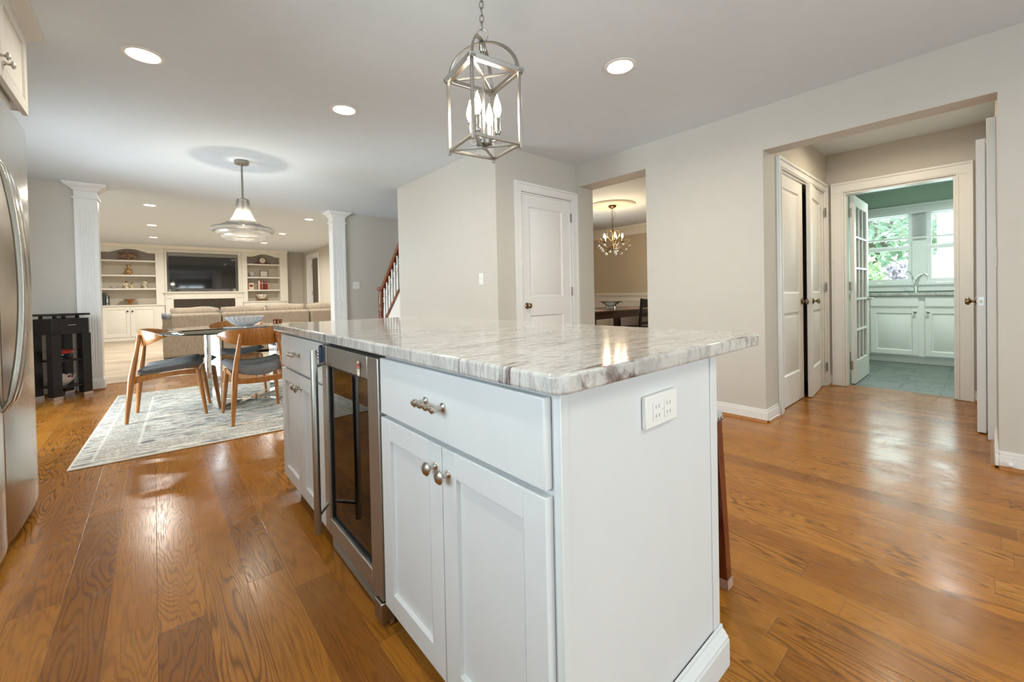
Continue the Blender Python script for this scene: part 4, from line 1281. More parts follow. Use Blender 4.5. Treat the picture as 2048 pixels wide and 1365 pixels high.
nt.col(nt.ramp(nn, [(.38, (.16,.10,.05)), (.47, (.72,.60,.38)), (.62, (.78,.68,.48)), (.72, (.40,.26,.10))]))
def figurine(x, h, cap, label):
    t = thing('figurine', (x, SY, 1.4205), label, 'figurine')
    mb = MB(); k = h/.2
    mb.lathe([(0,0),(.046*k,0),(.050*k,.02*k),(.046*k,.06*k),(.038*k,.10*k),(.030*k,.13*k),(.016*k,.145*k),(0,.148*k)], (x, SY, 1.4205), 18)
    mb.tube([(x-.036*k, SY-.01, 1.4205+.12*k), (x-.05*k, SY-.04, 1.4205+.08*k), (x-.02*k, SY-.055, 1.4205+.07*k)], .011*k, 8)
    mb.tube([(x+.036*k, SY-.01, 1.4205+.12*k), (x+.05*k, SY-.04, 1.4205+.08*k), (x+.02*k, SY-.055, 1.4205+.07*k)], .011*k, 8)
    link('body', mb, fg, t)
    mb = MB(); mb.sphere((x, SY-.004, 1.4205+.168*k), .024*k, 12, 8); tag(link('head', mb, pmat('figurine_head_'+cap, (.30,.06,.03) if cap == 'red' else (.16,.10,.06), .4), t), 'dark %s head' % cap)
figurine(-.548, .215, 'red', 'taller cream figurine with a red cap on the third shelf')
figurine(-.440, .160, 'brown', 'shorter cream figurine with a brown cap on the third shelf')
mb = MB(); mb.lathe([(0,0),(.050,0),(.054,.004),(.064,.19),(.060,.19),(.050,.008),(0,.008)], (-.175, SY, 1.4205), 24)
mg = pmat('mottled_glass_mug', (.36,.33,.22), .15); nt = NT(mg); nt.col(nt.ramp(nt.noise(nt.coord(), 22, 3, .6, .8), [(.38, (.13,.11,.05)), (.52, (.55,.50,.36)), (.66, (.75,.70,.55))]))
tag(link('glass_tumbler', mb, mg), 'mottled green glass tumbler on the third shelf', 'tumbler')
bowl('crystal_dish', (-.80, SY, 1.4205), .10, .055, .04, CRYSTALB, 'small clear glass dish on the third shelf beside the figurines', 'dish')
bk = pmat('black_book_cover', (.014,.018,.02), .4)
wt = pmat('spine_lettering', (.7,.7,.68), .5)
def book(x0, x1, z0, h, mat, label, d=.16, mark=None, lean=0, y=FY+.03, group=None):
    t = thing('book', ((x0+x1)/2, y+d/2, z0), label, 'book', group)
    L = Matrix.Translation((x0, y, z0)) @ Matrix.Rotation(R(lean), 4, 'Y'); w_ = x1-x0; c = .003
    mb = MB(); mb.box(0, c, 0, d, 0, h, L); mb.box(w_-c, w_, 0, d, 0, h, L); mb.box(c, w_-c, 0, c, 0, h, L)
    link('cover', mb, mat, t, .001)
    mb = MB(); mb.box(c, w_-c, c, d-.004, .003, h-.003, L); tag(link('pages', mb, pmat('paper', (.75,.70,.58), .8), t), 'cream pages')
    if mark:
        mb = MB()
        for a, b in mark: mb.box(w_*.28, w_*.72, -.0012, 0, a*h, b*h, L)
        link('spine_mark', mb, wt, t)
book(-1.012, -.957, .971, .335, bk, 'taller black book against the side of the bookcase')
book(-.955, -.888, .971, .255, bk, 'shorter black book with white spine lettering, beside the taller black book', mark=[(.07,.14),(.26,.33),(.36,.44),(.47,.54),(.57,.64),(.67,.74),(.86,.92)])
mb = MB(); mb.lathe([(0,0),(.072,0),(.074,.006),(.035,.02),(.030,.055),(.06,.085),(.125,.150),(.120,.152),(.05,.10),(0,.09)], (-.49, SY, .971), 28)
tag(link('pedestal_bowl', mb, TEAK), 'brown wooden pedestal bowl on the counter of the bookcase', 'bowl')
mb = MB(); mb.lathe([(0, .1545), (.12, .1545), (.20, .166), (.195, .170), (.118, .158), (0, .158)], (-.49, SY, .971), 32)
# the wide rim plate resting in the pedestal bowl
tag(link('glass_platter', mb, CRYSTALB), 'thin clear platter resting on the wooden pedestal bowl', 'platter')

# things on the shelves beside the doorway
t = thing('mantel_clock', (2.67, SY, 2.181), 'dark wooden mantel clock with a white dial under the arch', 'clock')
pts = [(2.41, 2.181), (2.41, 2.197), (2.45, 2.205), (2.50, 2.222), (2.54, 2.258)]
for k in range(13):
    a = R(190-15.8*k); pts.append((2.67+.122*math.cos(a), 2.292+.122*math.sin(a)))
pts += [(2.80, 2.258), (2.84, 2.222), (2.89, 2.205), (2.93, 2.197), (2.93, 2.181)]
mb = MB(); mb.prism(pts, 'y', SY-.05, SY+.05); link('case', mb, MAHOG, t, .004)
q = face(2.67, SY-.0505, 2.300) @ Matrix.Rotation(R(90), 4, 'X')
mb = MB(); mb.lathe([(0,0),(.082,0),(.082,.006),(0,.006)], (0,0,0), 32, q); dl_ = link('dial', mb, pmat('clock_dial', (.80,.77,.66), .4), t)
mb = MB(); mb.lathe([(.081,.0),(.090,.0),(.090,.010),(.081,.010)], (0,0,0), 32, q, closed=True); link('bezel', mb, pmat('brass', (.55,.38,.13), .25, 1), t)
mb = MB(); m = face(2.67, SY-.0575, 2.300)
mb.box(-.003, .003, -.001, 0, -.01, .058, m); mb.box(-.003, .042, -.001, 0, -.003, .003, m)
for k in range(12):
    a = R(30*k); mk = m @ Matrix.Rotation(-a, 4, 'Y'); mb.box(-.004, .004, -.001, 0, .060, .075, mk)
link('hands', mb, BLACK, t)
t = thing('picture_frame', (2.712, SY, 1.767), 'small dark framed picture on the second shelf', 'picture frame')
mb = MB(); m = face(2.60, SY, 1.767)
for a, b, c, d in ((0, .225, 0, .016), (0, .225, .194, .21), (0, .016, .016, .194), (.209, .225, .016, .194)): mb.box(a, b, 0, .018, c, d, m)
link('frame', mb, ESPRESSO, t, .002)
pm = pmat('printed_page', (.62,.60,.50), .5); nt = NT(pm); X, Y, Z = nt.xyz()
nt.col(nt.mix(nt.m('MULTIPLY', nt.step(nt.m('SINE', nt.m('MULTIPLY', Z, 210)), .3, .7), .55), (.70,.66,.56), (.30,.34,.22)))
mb = MB(); mb.box(.016, .209, .008, .012, .016, .194, m); link('picture', mb, pm, t)
bowl('glass_bowl', (2.38, SY, 1.7655), .085, .15, .04, CRYSTALB, 'round clear glass bowl beside the small framed picture', seg=30)
t = thing('heart_block', (2.345, SY-.02, 1.361), 'cream block with a dark red heart on the third shelf', 'ornament')
mb = MB(); mb.box(2.278, 2.412, SY-.06, SY-.02, 1.375, 1.575); link('block', mb, pmat('block_cream', (.74,.60,.45), .5), t, .004)
hp = []
for k in range(28):
    a = 2*PI*k/28; hp.append((2.345+.0034*16*math.sin(a)**3, 1.485+.0034*(13*math.cos(a)-5*math.cos(2*a)-2*math.cos(3*a)-math.cos(4*a))))
mb = MB(); mb.prism(hp, 'y', SY-.064, SY-.0602); tag(link('heart', mb, pmat('heart_red', (.14,.012,.012), .4), t), 'dark red heart')
mb = MB(); mb.box(2.275, 2.415, SY-.065, SY-.015, 1.361, 1.374); link('plinth', mb, CREAM, t)
mb = MB(); mb.box(2.255, 2.274, SY-.055, SY+.09, 1.3605, 1.57); tag(link('wooden_plaque', mb, TEAK, None, .003), 'narrow brown plaque standing beside the heart block', 'plaque')
reds = [((.82,.60,.48), .30, .036, 'pale pink book at the end of the row, nearest the heart block'), ((.42,.04,.015), .28, .030, 'bright red book next to the pale pink book'), ((.26,.02,.012), .285, .026, 'dark red book second from the pale pink book'),
        ((.62,.45,.30), .29, .014, 'thin tan book between the dark red book and the black book'), ((.03,.012,.012), .285, .040, 'black book in the middle of the red books'), ((.22,.02,.016), .275, .034, 'maroon book after the black book'),
        ((.15,.015,.012), .275, .034, 'dark maroon book third from the far end of the row'), ((.45,.04,.02), .27, .026, 'scarlet book second from the far end of the row'), ((.62,.42,.25), .20, .018, 'short tan book at the far end of the row of red books')]
x = 2.535
for c, h, w_, lab in reds:
    m_ = pmat('book_cover', c, .45)
    book(x, x+w_, 1.361, h*.95, m_, lab, group='books on the shelf beside the heart block', mark=[(.72, .82)] if h > .25 else None); x += w_+.0035
t = thing('stand_bowl', (2.645, SY, 1.001), 'white blue-flowered bowl on a wooden stand on the bookcase counter', 'bowl')
wb = pmat('flowered_bowl', (.78,.73,.62), .25); nt = NT(wb); X, Y, Z = nt.xyz(); vz = nt.n('TexVoronoi'); vz.inputs['Scale'].default_value = 22; nt.put(vz.inputs['Vector'], nt.coord())
band = nt.m('MULTIPLY', nt.step(Z, .115, .13), nt.m('SUBTRACT', 1, nt.step(Z, .185, .20)))
nt.col(nt.mix(nt.m('MULTIPLY', band, nt.m('SUBTRACT', 1, nt.step(vz.outputs['Distance'], .3, .45))), (.78,.73,.62), (.16,.15,.13)))
mb = MB(); mb.lathe([(0, .07), (.085, .07), (.10, .085), (.125, .13), (.155, .175), (.165, .21), (.158, .21), (.12, .14), (0, .09)], (2.645, SY, 1.001), 8)
link('bowl_body', mb, wb, t, .004)
mb = MB()
mb.hexa([(2.49,SY-.13,1.001),(2.80,SY-.13,1.001),(2.80,SY+.13,1.001),(2.49,SY+.13,1.001)], [(2.49,SY-.13,1.012),(2.80,SY-.13,1.012),(2.80,SY+.13,1.012),(2.49,SY+.13,1.012)])
for sx in (-1, 1):
    for sy in (-1, 1): mb.tube([(2.645+sx*.14, SY+sy*.11, 1.012), (2.645+sx*.10, SY+sy*.08, 1.062)], .008, 8)
mb.box(2.535, 2.755, SY-.09, SY+.09, 1.058, 1.070)
tag(link('wooden_stand', mb, TEAK, t), 'brown wooden stand')

# ================================================================== staircase behind the plain wall
t = thing('staircase', (2.95, 4.6, 0), 'staircase with dark red handrail and white balusters', 'staircase')
SX = 2.475
slope = .915
def zs_(y): return .76 + (5.456-y)*slope          # top of the stringer cap
mb = MB()
mb.prism([(6.27, 0), (6.27, .005), (4.0, zs_(4.0)-.035), (4.0, 0)], 'x', 2.535, 2.56)
mb.prism([(6.27, 0), (6.27, .005), (5.042, zs_(5.042)-.035), (5.042, 0)], 'x', 2.432, 2.534)
link('stringer', mb, WHITE, t)
mb = MB(); mb.tube([(SX, 6.20, zs_(6.20)-.012), (SX, 5.045, zs_(5.045)-.012)], .02, flat=(.058, .019), up=(0, 0, 1))
link('stringer_cap', mb, CHERRY, t, .003)
n = 12; rise = .2; run = rise/slope
for k in range(11):
    y1_ = 6.25-k*run
    mb = MB(); mb.box(2.561, 3.56, max(3.12, y1_-run-.02), y1_+.02, rise*(k+1)-.03, rise*(k+1)); link('tread', mb, CHERRY, t, .004)
    mb = MB(); mb.box(2.561, 3.56, y1_-.02, y1_, rise*k+.001, rise*(k+1)-.031); link('riser', mb, WHITE, t)
# newel with turned middle
NY = 5.725
mb = MB()
mb.box(SX-.042, SX+.042, NY-.042, NY+.042, zs_(NY)-.02, .74)
mb.lathe([(.042,.74),(.036,.76),(.040,.775),(.044,.79),(.040,.805),(.044,.82),(.047,.835),(.042,.85),(.038,.865),(.044,.90),(.046,.95),(.042,1.03),(.034,1.11),(.032,1.135)], (SX, NY, 0), 20)
link('newel_post', mb, CHERRY, t)
mb = MB()
RZ = lambda y: 1.175+max(0, (5.66-y))*slope*1.06
pts = [(SX, 5.78, 1.155), (SX, 5.72, 1.155), (SX, 5.665, 1.16), (SX, 5.62, 1.185), (SX, 5.57, 1.232)] + [(SX, y, 1.232+(5.57-y)*.99) for y in (5.4, 5.2, 5.05)]
mb.tube(pts, .03, flat=(.033, .030), up=(0, 0, 1)); mb.lathe([(0,1.130),(.050,1.130),(.056,1.15),(.050,1.172),(0,1.178)], (SX, NY+.01, 0), 20)
link('handrail', mb, CHERRY, t, .010, seg=3)
for k in range(7):
    y = 5.612-k*.0865
    zb = zs_(y)-.005; zt = 1.232+(5.57-y)*.99-.022 if y < 5.58 else 1.16
    mb = MB(); H = zt-zb
    mb.lathe([(.016, 0), (.017, .02), (.012, .035), (.015, .07), (.019, H*.25), (.018, H*.42), (.012, H*.60), (.011, H*.63), (.019, H*.645), (.019, H*.665), (.012, H*.68), (.019, H*.72), (.019, H*.745), (.012, H*.76), (.0115, H*.80), (.0105, H)], (SX, y, zb), 12)
    link('baluster', mb, WHITE, t)

# ================================================================== dining room furniture
dt = thing('wooden_table', (6.22, 4.57, 0), 'dark wooden dining table under the chandelier', 'table')
mb = MB(); mb.box(5.0, 7.44, 3.94, 5.20, .705, .74); link('table_top', mb, ESPRESSO, dt, .004)
mb = MB()
for a, b, c, d in ((5.06, 5.09, 3.98, 5.16), (7.35, 7.38, 3.98, 5.16), (5.09, 7.35, 3.98, 4.01), (5.09, 7.35, 5.13, 5.16)): mb.box(a, b, c, d, .615, .704)
link('apron', mb, ESPRESSO, dt)
for a in (5.12, 7.32):
    for b in (4.04, 5.10):
        mb = MB(); mb.box(a-.055, a+.055, b-.055, b+.055, .001, .703); link('leg', mb, ESPRESSO, dt, .004)
def plain_chair(label, x, y, deg):
    t = thing('ladder_back_chair', (0, 0, 0), label, 'chair')
    for s in (-1, 1):
        mb = MB(); mb.tube([(s*.20,-.235,.001), (s*.20,-.20,.44), (s*.20,-.25,.93)], .018, flat=(.016,.020), up=(0, 1, 0)); link('leg', mb, BLACK, t, .003)
        mb = MB(); mb.box(s*.20-.018, s*.20+.018, .18, .216, .001, .43); link('leg', mb, BLACK, t, .003)
        mb = MB(); mb.box(s*.20-.01, s*.20+.01, -.19, .18, .18, .205); link('stretcher', mb, BLACK, t)
    mb = MB(); mb.box(-.225, .225, -.19, .235, .431, .47); link('seat', mb, BLACK, t, .010)
    for z0, z1, y_ in ((.78, .92, -.237), (.64, .71, -.225), (.52, .56, -.212)):
        mb = MB(); mb.box(-.185, .185, y_-.008, y_+.010, z0, z1); link('back_slat', mb, BLACK, t, .003)
    t.location = (x, y, 0); t.rotation_euler = (0, 0, R(deg))
    return t
plain_chair('black ladder back chair drawn up to the dark dining table', 5.93, 3.78, 0)
tm_ = pmat('woven_placemat', (.52,.20,.15), .8); nt = NT(tm_); nt.col(nt.mix(nt.step(nt.noise(nt.coord((3, 30, 1)), 3, 3), .4, .6), (.50,.16,.12), (.70,.52,.45)))
for k, (x, y, lab) in enumerate(((5.42, 4.22, 'red woven placemat at the near end of the dark table, before the glass bowl'), (6.55, 4.16, 'pink striped placemat beside the black chair on the dark table'))):
    mb = MB(); mb.box(x-.17, x+.17, y-.20, y+.20, .7405, .7445)
    tag(link('placemat', mb, tm_, None, .001), lab, 'placemat', 'placemats on the dark dining table')
mb = MB(); mb.lathe([(0,0),(.075,0),(.078,.006),(.080,.03),(.10,.065),(.16,.105),(.235,.125),(.232,.130),(.155,.112),(.09,.07),(.068,.03),(0,.012)], (6.44, 4.62, .7405), 40)
tag(link('glass_bowl', mb, glass('blue_tinted_glass', (.80,.90,.96), .02)), 'wide rimmed clear glass bowl on the dark dining table', 'bowl')

# ================================================================== lamps
def can_light(x, y, z, label, watts, r=.074, tint=(1.0, .92, .78)):
    t = thing('recessed_light', (x, y, z), label, 'ceiling light', 'recessed can lights')
    mb = MB(); mb.lathe([(r, .0), (r+.004, -.006), (r+.022, -.004), (r+.024, -.0008), (r+.02, -.0004), (r, -.0006)], (x, y, z), 36, closed=True); link('trim_ring', mb, WHITE, t)
    mb = MB(); mb.lathe([(0, -.0015), (r-.001, -.0015), (r-.001, -.0005), (0, -.0005)], (x, y, z), 32); tag(link('lens', mb, CAN, t), 'glowing lens')
    d = bpy.data.lights.new('can_lamp', 'AREA'); d.shape = 'DISK'; d.size = r*1.7; d.energy = watts; d.color = tint; d.spread = R(165)
    o = bpy.data.objects.new('can_lamp', d); COL.objects.link(o); o.parent = t; o.location = (0, 0, -.008)
    return t
KW, FW = 13, 46
for x, y, lab in ((-.01, 3.15, 'glowing can light over the refrigerator side of the kitchen'), (1.11, 3.15, 'glowing can light above the dining end of the island'), (2.23, 1.50, 'glowing can light between island and hall opening')):
    can_light(x, y, 2.44, lab, KW if 1 < x < 2 else 6.5 if x < 1 else 18.5)
for x, y, lab in ((-.01, 1.2, 'can light over the aisle beside the refrigerator'), (-.01, -.9, 'can light over the rear of the aisle'), (2.23, -.7, 'can light near the added rear doors'), (1.1, -1.2, 'can light behind the viewer')):
    can_light(x, y, 2.44, lab, 8)
for x, y, lab in ((-.01, 8.98, 'nearest can light of the row beside the left column'), (.01, 11.28, 'middle can light of the row before the left bookcase'), (.03, 13.37, 'last can light before the left bookcase'),
                  (2.38, 8.88, 'nearest can light of the row beside the right column'), (2.385, 11.16, 'middle can light of the row before the right bookcase'), (2.36, 13.2, 'last can light before the right bookcase')):
    can_light(x, y, 2.62, lab, FW, tint=(1.0, .96, .88))
can_light(4.6, .55, 2.44, 'can light of the hall ceiling', 11, tint=(1.0, .82, .58))
can_light(4.6, 13.6, 2.62, 'unseen can light added to brighten the passage beyond the family room doorway', 9)  # unseen lamp, added so the doorway does not go dark
can_light(6.75, .25, 2.44, 'can light of the laundry ceiling', 28, tint=(.86, 1.0, .93))

# lantern over the island
LX, LY = .968, 1.259
t = thing('lantern_pendant', (LX, LY, 1.585), 'nickel cage lantern with four candle bulbs hanging over the island', 'pendant lamp')
q = Matrix.Translation((LX, LY, 0)) @ Matrix.Rotation(R(217-225), 4, 'Z')
h = .099; zb, zt = 1.590, 1.862; b = .0055
PN = pmat('lantern_nickel', (.34,.32,.29), .36, 1)
for sx in (-1, 1):
    for sy in (-1, 1):
        mb = MB(); mb.box(sx*h-b, sx*h+b, sy*h-b, sy*h+b, zb-.012, zt, q)
        link('corner_post', mb, PN, t, .001)
mb = MB()
for s in (-1, 1):
    mb.box(-h+b, h-b, s*h-b, s*h+b, zb, zb+.010, q); mb.box(s*h-b, s*h+b, -h+b, h-b, zb, zb+.010, q)
for a in (45, 135):
    qq = q @ Matrix.Rotation(R(a), 4, 'Z'); mb.box(-h*1.38, h*1.38, -.0045, .0045, zb+.001+(a > 90)*.0005, zb+.009, qq)
link('bottom_frame', mb, PN, t, .001)
mb = MB()
for s in (-1, 1):
    mb.prism([(s*(h-.010), zt-.006), (s*(h+.008), zt-.004), (s*(h+.016), zt+.010), (s*(h+.011), zt+.014), (s*(h-.010), zt+.010)], 'x', -h-.014, h+.014, q)
    mb.prism([(s*(h-.010), zt-.006), (s*(h+.008), zt-.004), (s*(h+.016), zt+.010), (s*(h+.011), zt+.014), (s*(h-.010), zt+.010)], 'y', -h-.014, h+.014, q)
for a in (45, 135):
    qq = q @ Matrix.Rotation(R(a), 4, 'Z'); mb.box(-h*1.38, h*1.38, -.005, .005, zt-.004, zt+.004, qq)
link('top_frame', mb, PN, t, .001)
for a in (45, 135):
    qq = q @ Matrix.Rotation(R(a), 4, 'Z'); pts = []
    for k in range(25):
        u = R(180*k/24); pts.append((h*1.36*math.cos(u), 0, zt+.012+.118*math.sin(u)))
    mb = MB(); mb.tube(pts, .005, flat=(.0075, .0028), up=(0, 0, 1), m=qq) if False else mb.tube(pts, .005, flat=(.007, .003), m=qq)
    link('arch', mb, PN, t)
mb = MB(); mb.lathe([(0,1.955),(.009,1.955),(.013,1.962),(.013,1.985),(.008,1.993),(.004,2.0),(0,2.0)], (LX, LY, 0), 16)
mb.lathe([(.0045, 1.61), (.0045, 1.956)], (LX, LY, 0), 10)
mb.tube([(LX+.021*math.cos(R(k*15))*.76, LY-.021*math.cos(R(k*15))*.65, 2.018+.024*math.sin(R(k*15))) for k in range(24)], .0026, 8, closed=True)
link('hanger_stem', mb, PN, t)
mb = MB(); mb.lathe([(0,1.598),(.020,1.600),(.030,1.604),(.032,1.622),(.028,1.626),(0,1.626)], (LX, LY, 0), 24); mb.sphere((LX, LY, 1.592), .008, 12, 8)
link('candle_cup', mb, PN, t)
for k in range(4):
    a = R(209+90*k); cx_, cy_ = LX+.056*math.cos(a), LY+.056*math.sin(a)
    mb = MB(); mb.tube([(LX+.028*math.cos(a), LY+.028*math.sin(a), 1.613), (LX+.045*math.cos(a), LY+.045*math.sin(a), 1.613), (cx_, cy_, 1.618), (cx_, cy_, 1.635)], .0036, 8)
    mb.lathe([(0,1.634),(.010,1.636),(.0135,1.645),(.012,1.650),(.0105,1.652),(.0105,1.690),(.0115,1.691),(.0115,1.694),(.009,1.698),(0,1.699)], (cx_, cy_, 0), 16)
    c = link('candle_socket', mb, PN, t)
    mb = MB(); mb.lathe([(.006,1.699),(.0095,1.708),(.0145,1.722),(.0150,1.733),(.0115,1.750),(.0060,1.768),(.0022,1.782),(0,1.786)], (cx_, cy_, 0), 14)
    tag(link('bulb', mb, BULB, c), 'glowing candle bulb')
mb = MB(); z = 2.040; k = 0
while z < 2.40:
    ang = R(35+90*(k % 2)); pts = []
    for i in range(16):
        u = 2*PI*i/16; rr = .0075*math.cos(u); pts.append((LX+rr*math.cos(ang), LY+rr*math.sin(ang), z+.015+.017*math.sin(u)))
    mb.tube(pts, .0021, 6, closed=True); z += .0265; k += 1
mb.lathe([(0,2.395),(.012,2.398),(.05,2.418),(.060,2.438),(0,2.438)], (LX, LY, 0), 24)
link('chain_and_canopy', mb, PN, t)

# seeded glass pendant over the glass table
PX, PY = .705, 4.94
t = thing('glass_pendant', (PX, PY, 1.64), 'bell shaped seeded glass pendant over the glass dining table', 'pendant lamp')
mb = MB(); mb.lathe([(0,2.404),(.058,2.404),(.064,2.410),(.064,2.434),(.060,2.4388),(0,2.4388)], (PX, PY, 0), 32); mb.lathe([(.0095,2.06),(.0095,2.404)], (PX, PY, 0), 14)
link('stem', mb, PN, t)
mb = MB(); mb.lathe([(0,2.062),(.026,2.062),(.029,2.056),(.026,2.050),(.012,2.046),(.012,1.95),(.014,1.945),(.014,1.90),(0,1.895)], (PX, PY, 0), 24)
link('cap', mb, PN, t)
mb = MB()
prof = [(.052,2.050),(.055,2.03),(.060,1.98),(.068,1.93),(.085,1.88),(.115,1.835),(.160,1.80),(.215,1.775),(.262,1.762),(.280,1.752),(.284,1.742),(.272,1.728),(.238,1.718),(.235,1.700),(.226,1.690),(.196,1.683),(.190,1.668),(.180,1.652),(.168,1.646)]
mb.lathe(prof + [(r_-.004, z_) for r_, z_ in prof[::-1]], (PX, PY, 0), 64, closed=True)
link('shade', mb, SEEDED, t)
mb = MB(); mb.lathe([(.010,1.894),(.016,1.87),(.028,1.845),(.030,1.825),(.022,1.80),(0,1.792)], (PX, PY, 0), 18)
tag(link('bulb', mb, BULBB, t), 'glowing bulb')

# chandelier and ceiling medallion in the dining room
CX, CY = 5.56, 3.93
mb = MB()
prof = [(0,0),(.36,0),(.362,-.012),(.354,-.02),(.345,-.012),(.335,-.012),(.325,-.022),(.305,-.022),(.295,-.012),(.26,-.010),(.10,-.012),(.09,-.02),(0,-.022)]
mb.lathe(prof, (CX+.02, CY+.02, 2.439), 72)
for k in range(40):
    a = 2*PI*k/40; mb.sphere((CX+.02+.275*math.cos(a), CY+.02+.275*math.sin(a), 2.427), .012, 8, 5)
tag(link('ceiling_medallion', mb, CREAM, smooth=30), 'round cream plaster medallion on the dining room ceiling', 'medallion')
t = thing('chandelier', (CX, CY, 1.67), 'bronze scroll chandelier with crystal balls in the dining room', 'chandelier')
mb = MB(); mb.lathe([(0,2.372),(.02,2.374),(.055,2.392),(.065,2.408),(.055,2.416),(0,2.416)], (CX, CY, 0), 24)
for k in range(9):
    ang = R(90*(k % 2)); pts = []
    for i in range(12):
        u = 2*PI*i/12; rr = .010*math.cos(u); pts.append((CX+rr*math.cos(ang), CY+rr*math.sin(ang), 2.358-k*.027+.017*math.sin(u)))
    mb.tube(pts, .003, 5, closed=True)
mb.tube([(CX, CY, 2.37), (CX+.03, CY-.02, 2.33), (CX+.035, CY-.025, 2.27), (CX+.01, CY-.005, 2.20)], .003, 6)
mb.lathe([(0,1.70),(.014,1.705),(.02,1.74),(.009,1.78),(.016,1.84),(.009,1.90),(.012,1.98),(.006,2.03),(.006,2.13),(0,2.135)], (CX, CY, 0), 14)
link('stem', mb, BRONZE, t)
NA = 5
for k in range(NA):
    a = 2*PI*k/NA+.25; ca, sa = math.cos(a), math.sin(a)
    def at(r, z): return (CX+r*ca, CY+r*sa, z)
    mb = MB()
    mb.tube([at(.01,1.80), at(.05,1.755), at(.10,1.745), at(.16,1.77), at(.21,1.80), at(.255,1.835), at(.258,1.87), at(.23,1.89), at(.205,1.87), at(.215,1.85)], .0055, 7)
    mb.tube([at(.01,1.985), at(.04,2.02), at(.085,2.02), at(.11,1.985), at(.10,1.93), at(.06,1.88), at(.02,1.85)], .004, 7)
    mb.tube([at(.03,1.77), at(.06,1.72), at(.10,1.70), at(.13,1.715), at(.125,1.74), at(.105,1.735)], .0045, 7)
    mb.lathe([(0,1.80),(.022,1.806),(.028,1.815),(.012,1.82),(.010,1.87),(0,1.871)], at(.150, .03), 12)
    arm = link('scroll_arm', mb, BRONZE, t)
    mb = MB(); mb.lathe([(.006,1.872),(.013,1.89),(.014,1.90),(.007,1.925),(0,1.94)], at(.150, .03), 10); tag(link('bulb', mb, BULBC, arm), 'glowing candle bulb')
    for (r_, z_) in ((.255, 1.775), (.20, 1.715), (.13, 1.655), (.06, 1.69), (.16, 1.80)):
        mb = MB(); mb.sphere(at(r_, z_), .018, 12, 8); mb.tube([at(r_, z_+.018), at(r_, z_+.04)], .001, 4)
        tag(link('crystal_ball', mb, CRYSTAL, t), 'clear crystal ball')

# ================================================================== switches
def switch(loc, deg, n, label, w=None):
    t = thing('light_switch', loc, label, 'light switch')
    m = face(*loc, deg); w = w or (.07 if n == 1 else .116)
    mb = MB(); mb.box(-w/2, w/2, -.006, -.0005, -.058, .058, m); link('cover_plate', mb, PLATEWHITE, t, .002)
    for k in range(n):
        x = (k-(n-1)/2)*.046
        mb = MB(); mb.box(x-.005, x+.005, -.014, -.006, -.002, .012, m); mb.box(x-.008, x+.008, -.0075, -.006, -.016, .016, m)
        link('toggle', mb, PLATEWHITE, t, .001)
switch((2.428, 3.249, 1.19), -90, 1, 'white single light switch on the plain stair wall')
switch((2.59, 6.99, 1.245), 0, 2, 'white double light switch on the wall beside the right column')
switch((3.93, -.035, 1.20), 180, 1, 'white light switch inside the hall opening, behind the open door')

# ================================================================== laundry cabinet, counter, faucet, blinds
t = thing('sink_cabinet', (7.9, .4, 0), 'white sink cabinet with raised panel doors below the laundry window', 'cabinet')
mb = MB(); mb.box(7.60, 8.18, -.55, 1.345, .10, .905); mb.box(7.67, 8.18, -.55, 1.345, .001, .10); link('body', mb, WHITE, t, .002)
mb = MB(); mb.box(7.662, 7.669, -.55, 1.345, .001, .098); link('toe_board', mb, WHITE, t)
for (ya_, yb_, ks) in ((.605, 1.085, 1), (.06, .545, -1), (-.5, -.01, 1)):
    m = face(7.58, yb_, 0, -90); w_ = yb_-ya_
    mb = MB(); door_leaf(mb, m @ Matrix.Translation((0, 0, .118)), w_, .615, .02, (.06, w_-.06), [(.06, .555)], 'small')
    o = link('door', mb, WHITE, t, .002)
    cab_knob(o, m @ Matrix.Translation((w_-.03 if ks > 0 else .03, 0, .69)), NICKEL, .017)
    mb = MB(); mb.box(0, w_, 0, .02, .765, .895, m); link('false_drawer', mb, WHITE, t, .004)
mb = MB(); mb.box(7.56, 8.185, -.6, 1.347, .907, .945)
tag(link('laundry_counter', mb, GRANITE, None, .005), 'grey granite counter below the laundry window', 'worktop')
t = thing('faucet', (7.98, .66, .9455), 'chrome faucet with a tall lever on the laundry counter', 'faucet')
mb = MB(); mb.lathe([(0,.9455),(.032,.9455),(.032,.955),(.026,.962),(.024,1.05),(0,1.055)], (7.98, .66, 0), 20)
mb.tube([(7.98,.66,1.03), (7.96,.648,1.10), (7.91,.62,1.165), (7.86,.585,1.185), (7.82,.555,1.18), (7.80,.545,1.165)], [.024,.022,.019,.017,.019,.018], 14)
link('spout', mb, CHROME, t)
mb = MB(); mb.tube([(7.985,.665,1.05), (7.985,.685,1.12), (7.975,.70,1.19), (7.96,.725,1.235), (7.95,.745,1.24)], [.016,.011,.008,.007,.005], 10); link('lever', mb, CHROME, t)
t = thing('window_blind', (8.15, .64, 1.70), 'white slatted blind raised halfway over the laundry windows', 'blind')
mb = MB(); mb.box(8.125, 8.172, -.01, 1.29, 2.06, 2.095); link('head_rail', mb, WHITE, t)
mb = MB()
for k in range(15):
    z = 1.745+k*.0215
    mb.add([(8.128,-.005,z+.001),(8.168,-.005,z+.004),(8.168,1.285,z+.004),(8.128,1.285,z+.001),(8.128,-.005,z+.0022),(8.168,-.005,z+.0052),(8.168,1.285,z+.0052),(8.128,1.285,z+.0022)], [(3,2,1,0),(4,5,6,7),(0,1,5,4),(1,2,6,5),(2,3,7,6),(3,0,4,7)])
for y in (.12, .64, 1.16): mb.box(8.147, 8.149, y-.001, y+.001, 1.73, 2.06)
link('slats', mb, WHITE, t, smooth=0)
mb = MB(); mb.box(8.126, 8.170, -.007, 1.287, 1.705, 1.730); link('bottom_rail', mb, WHITE, t, .003)
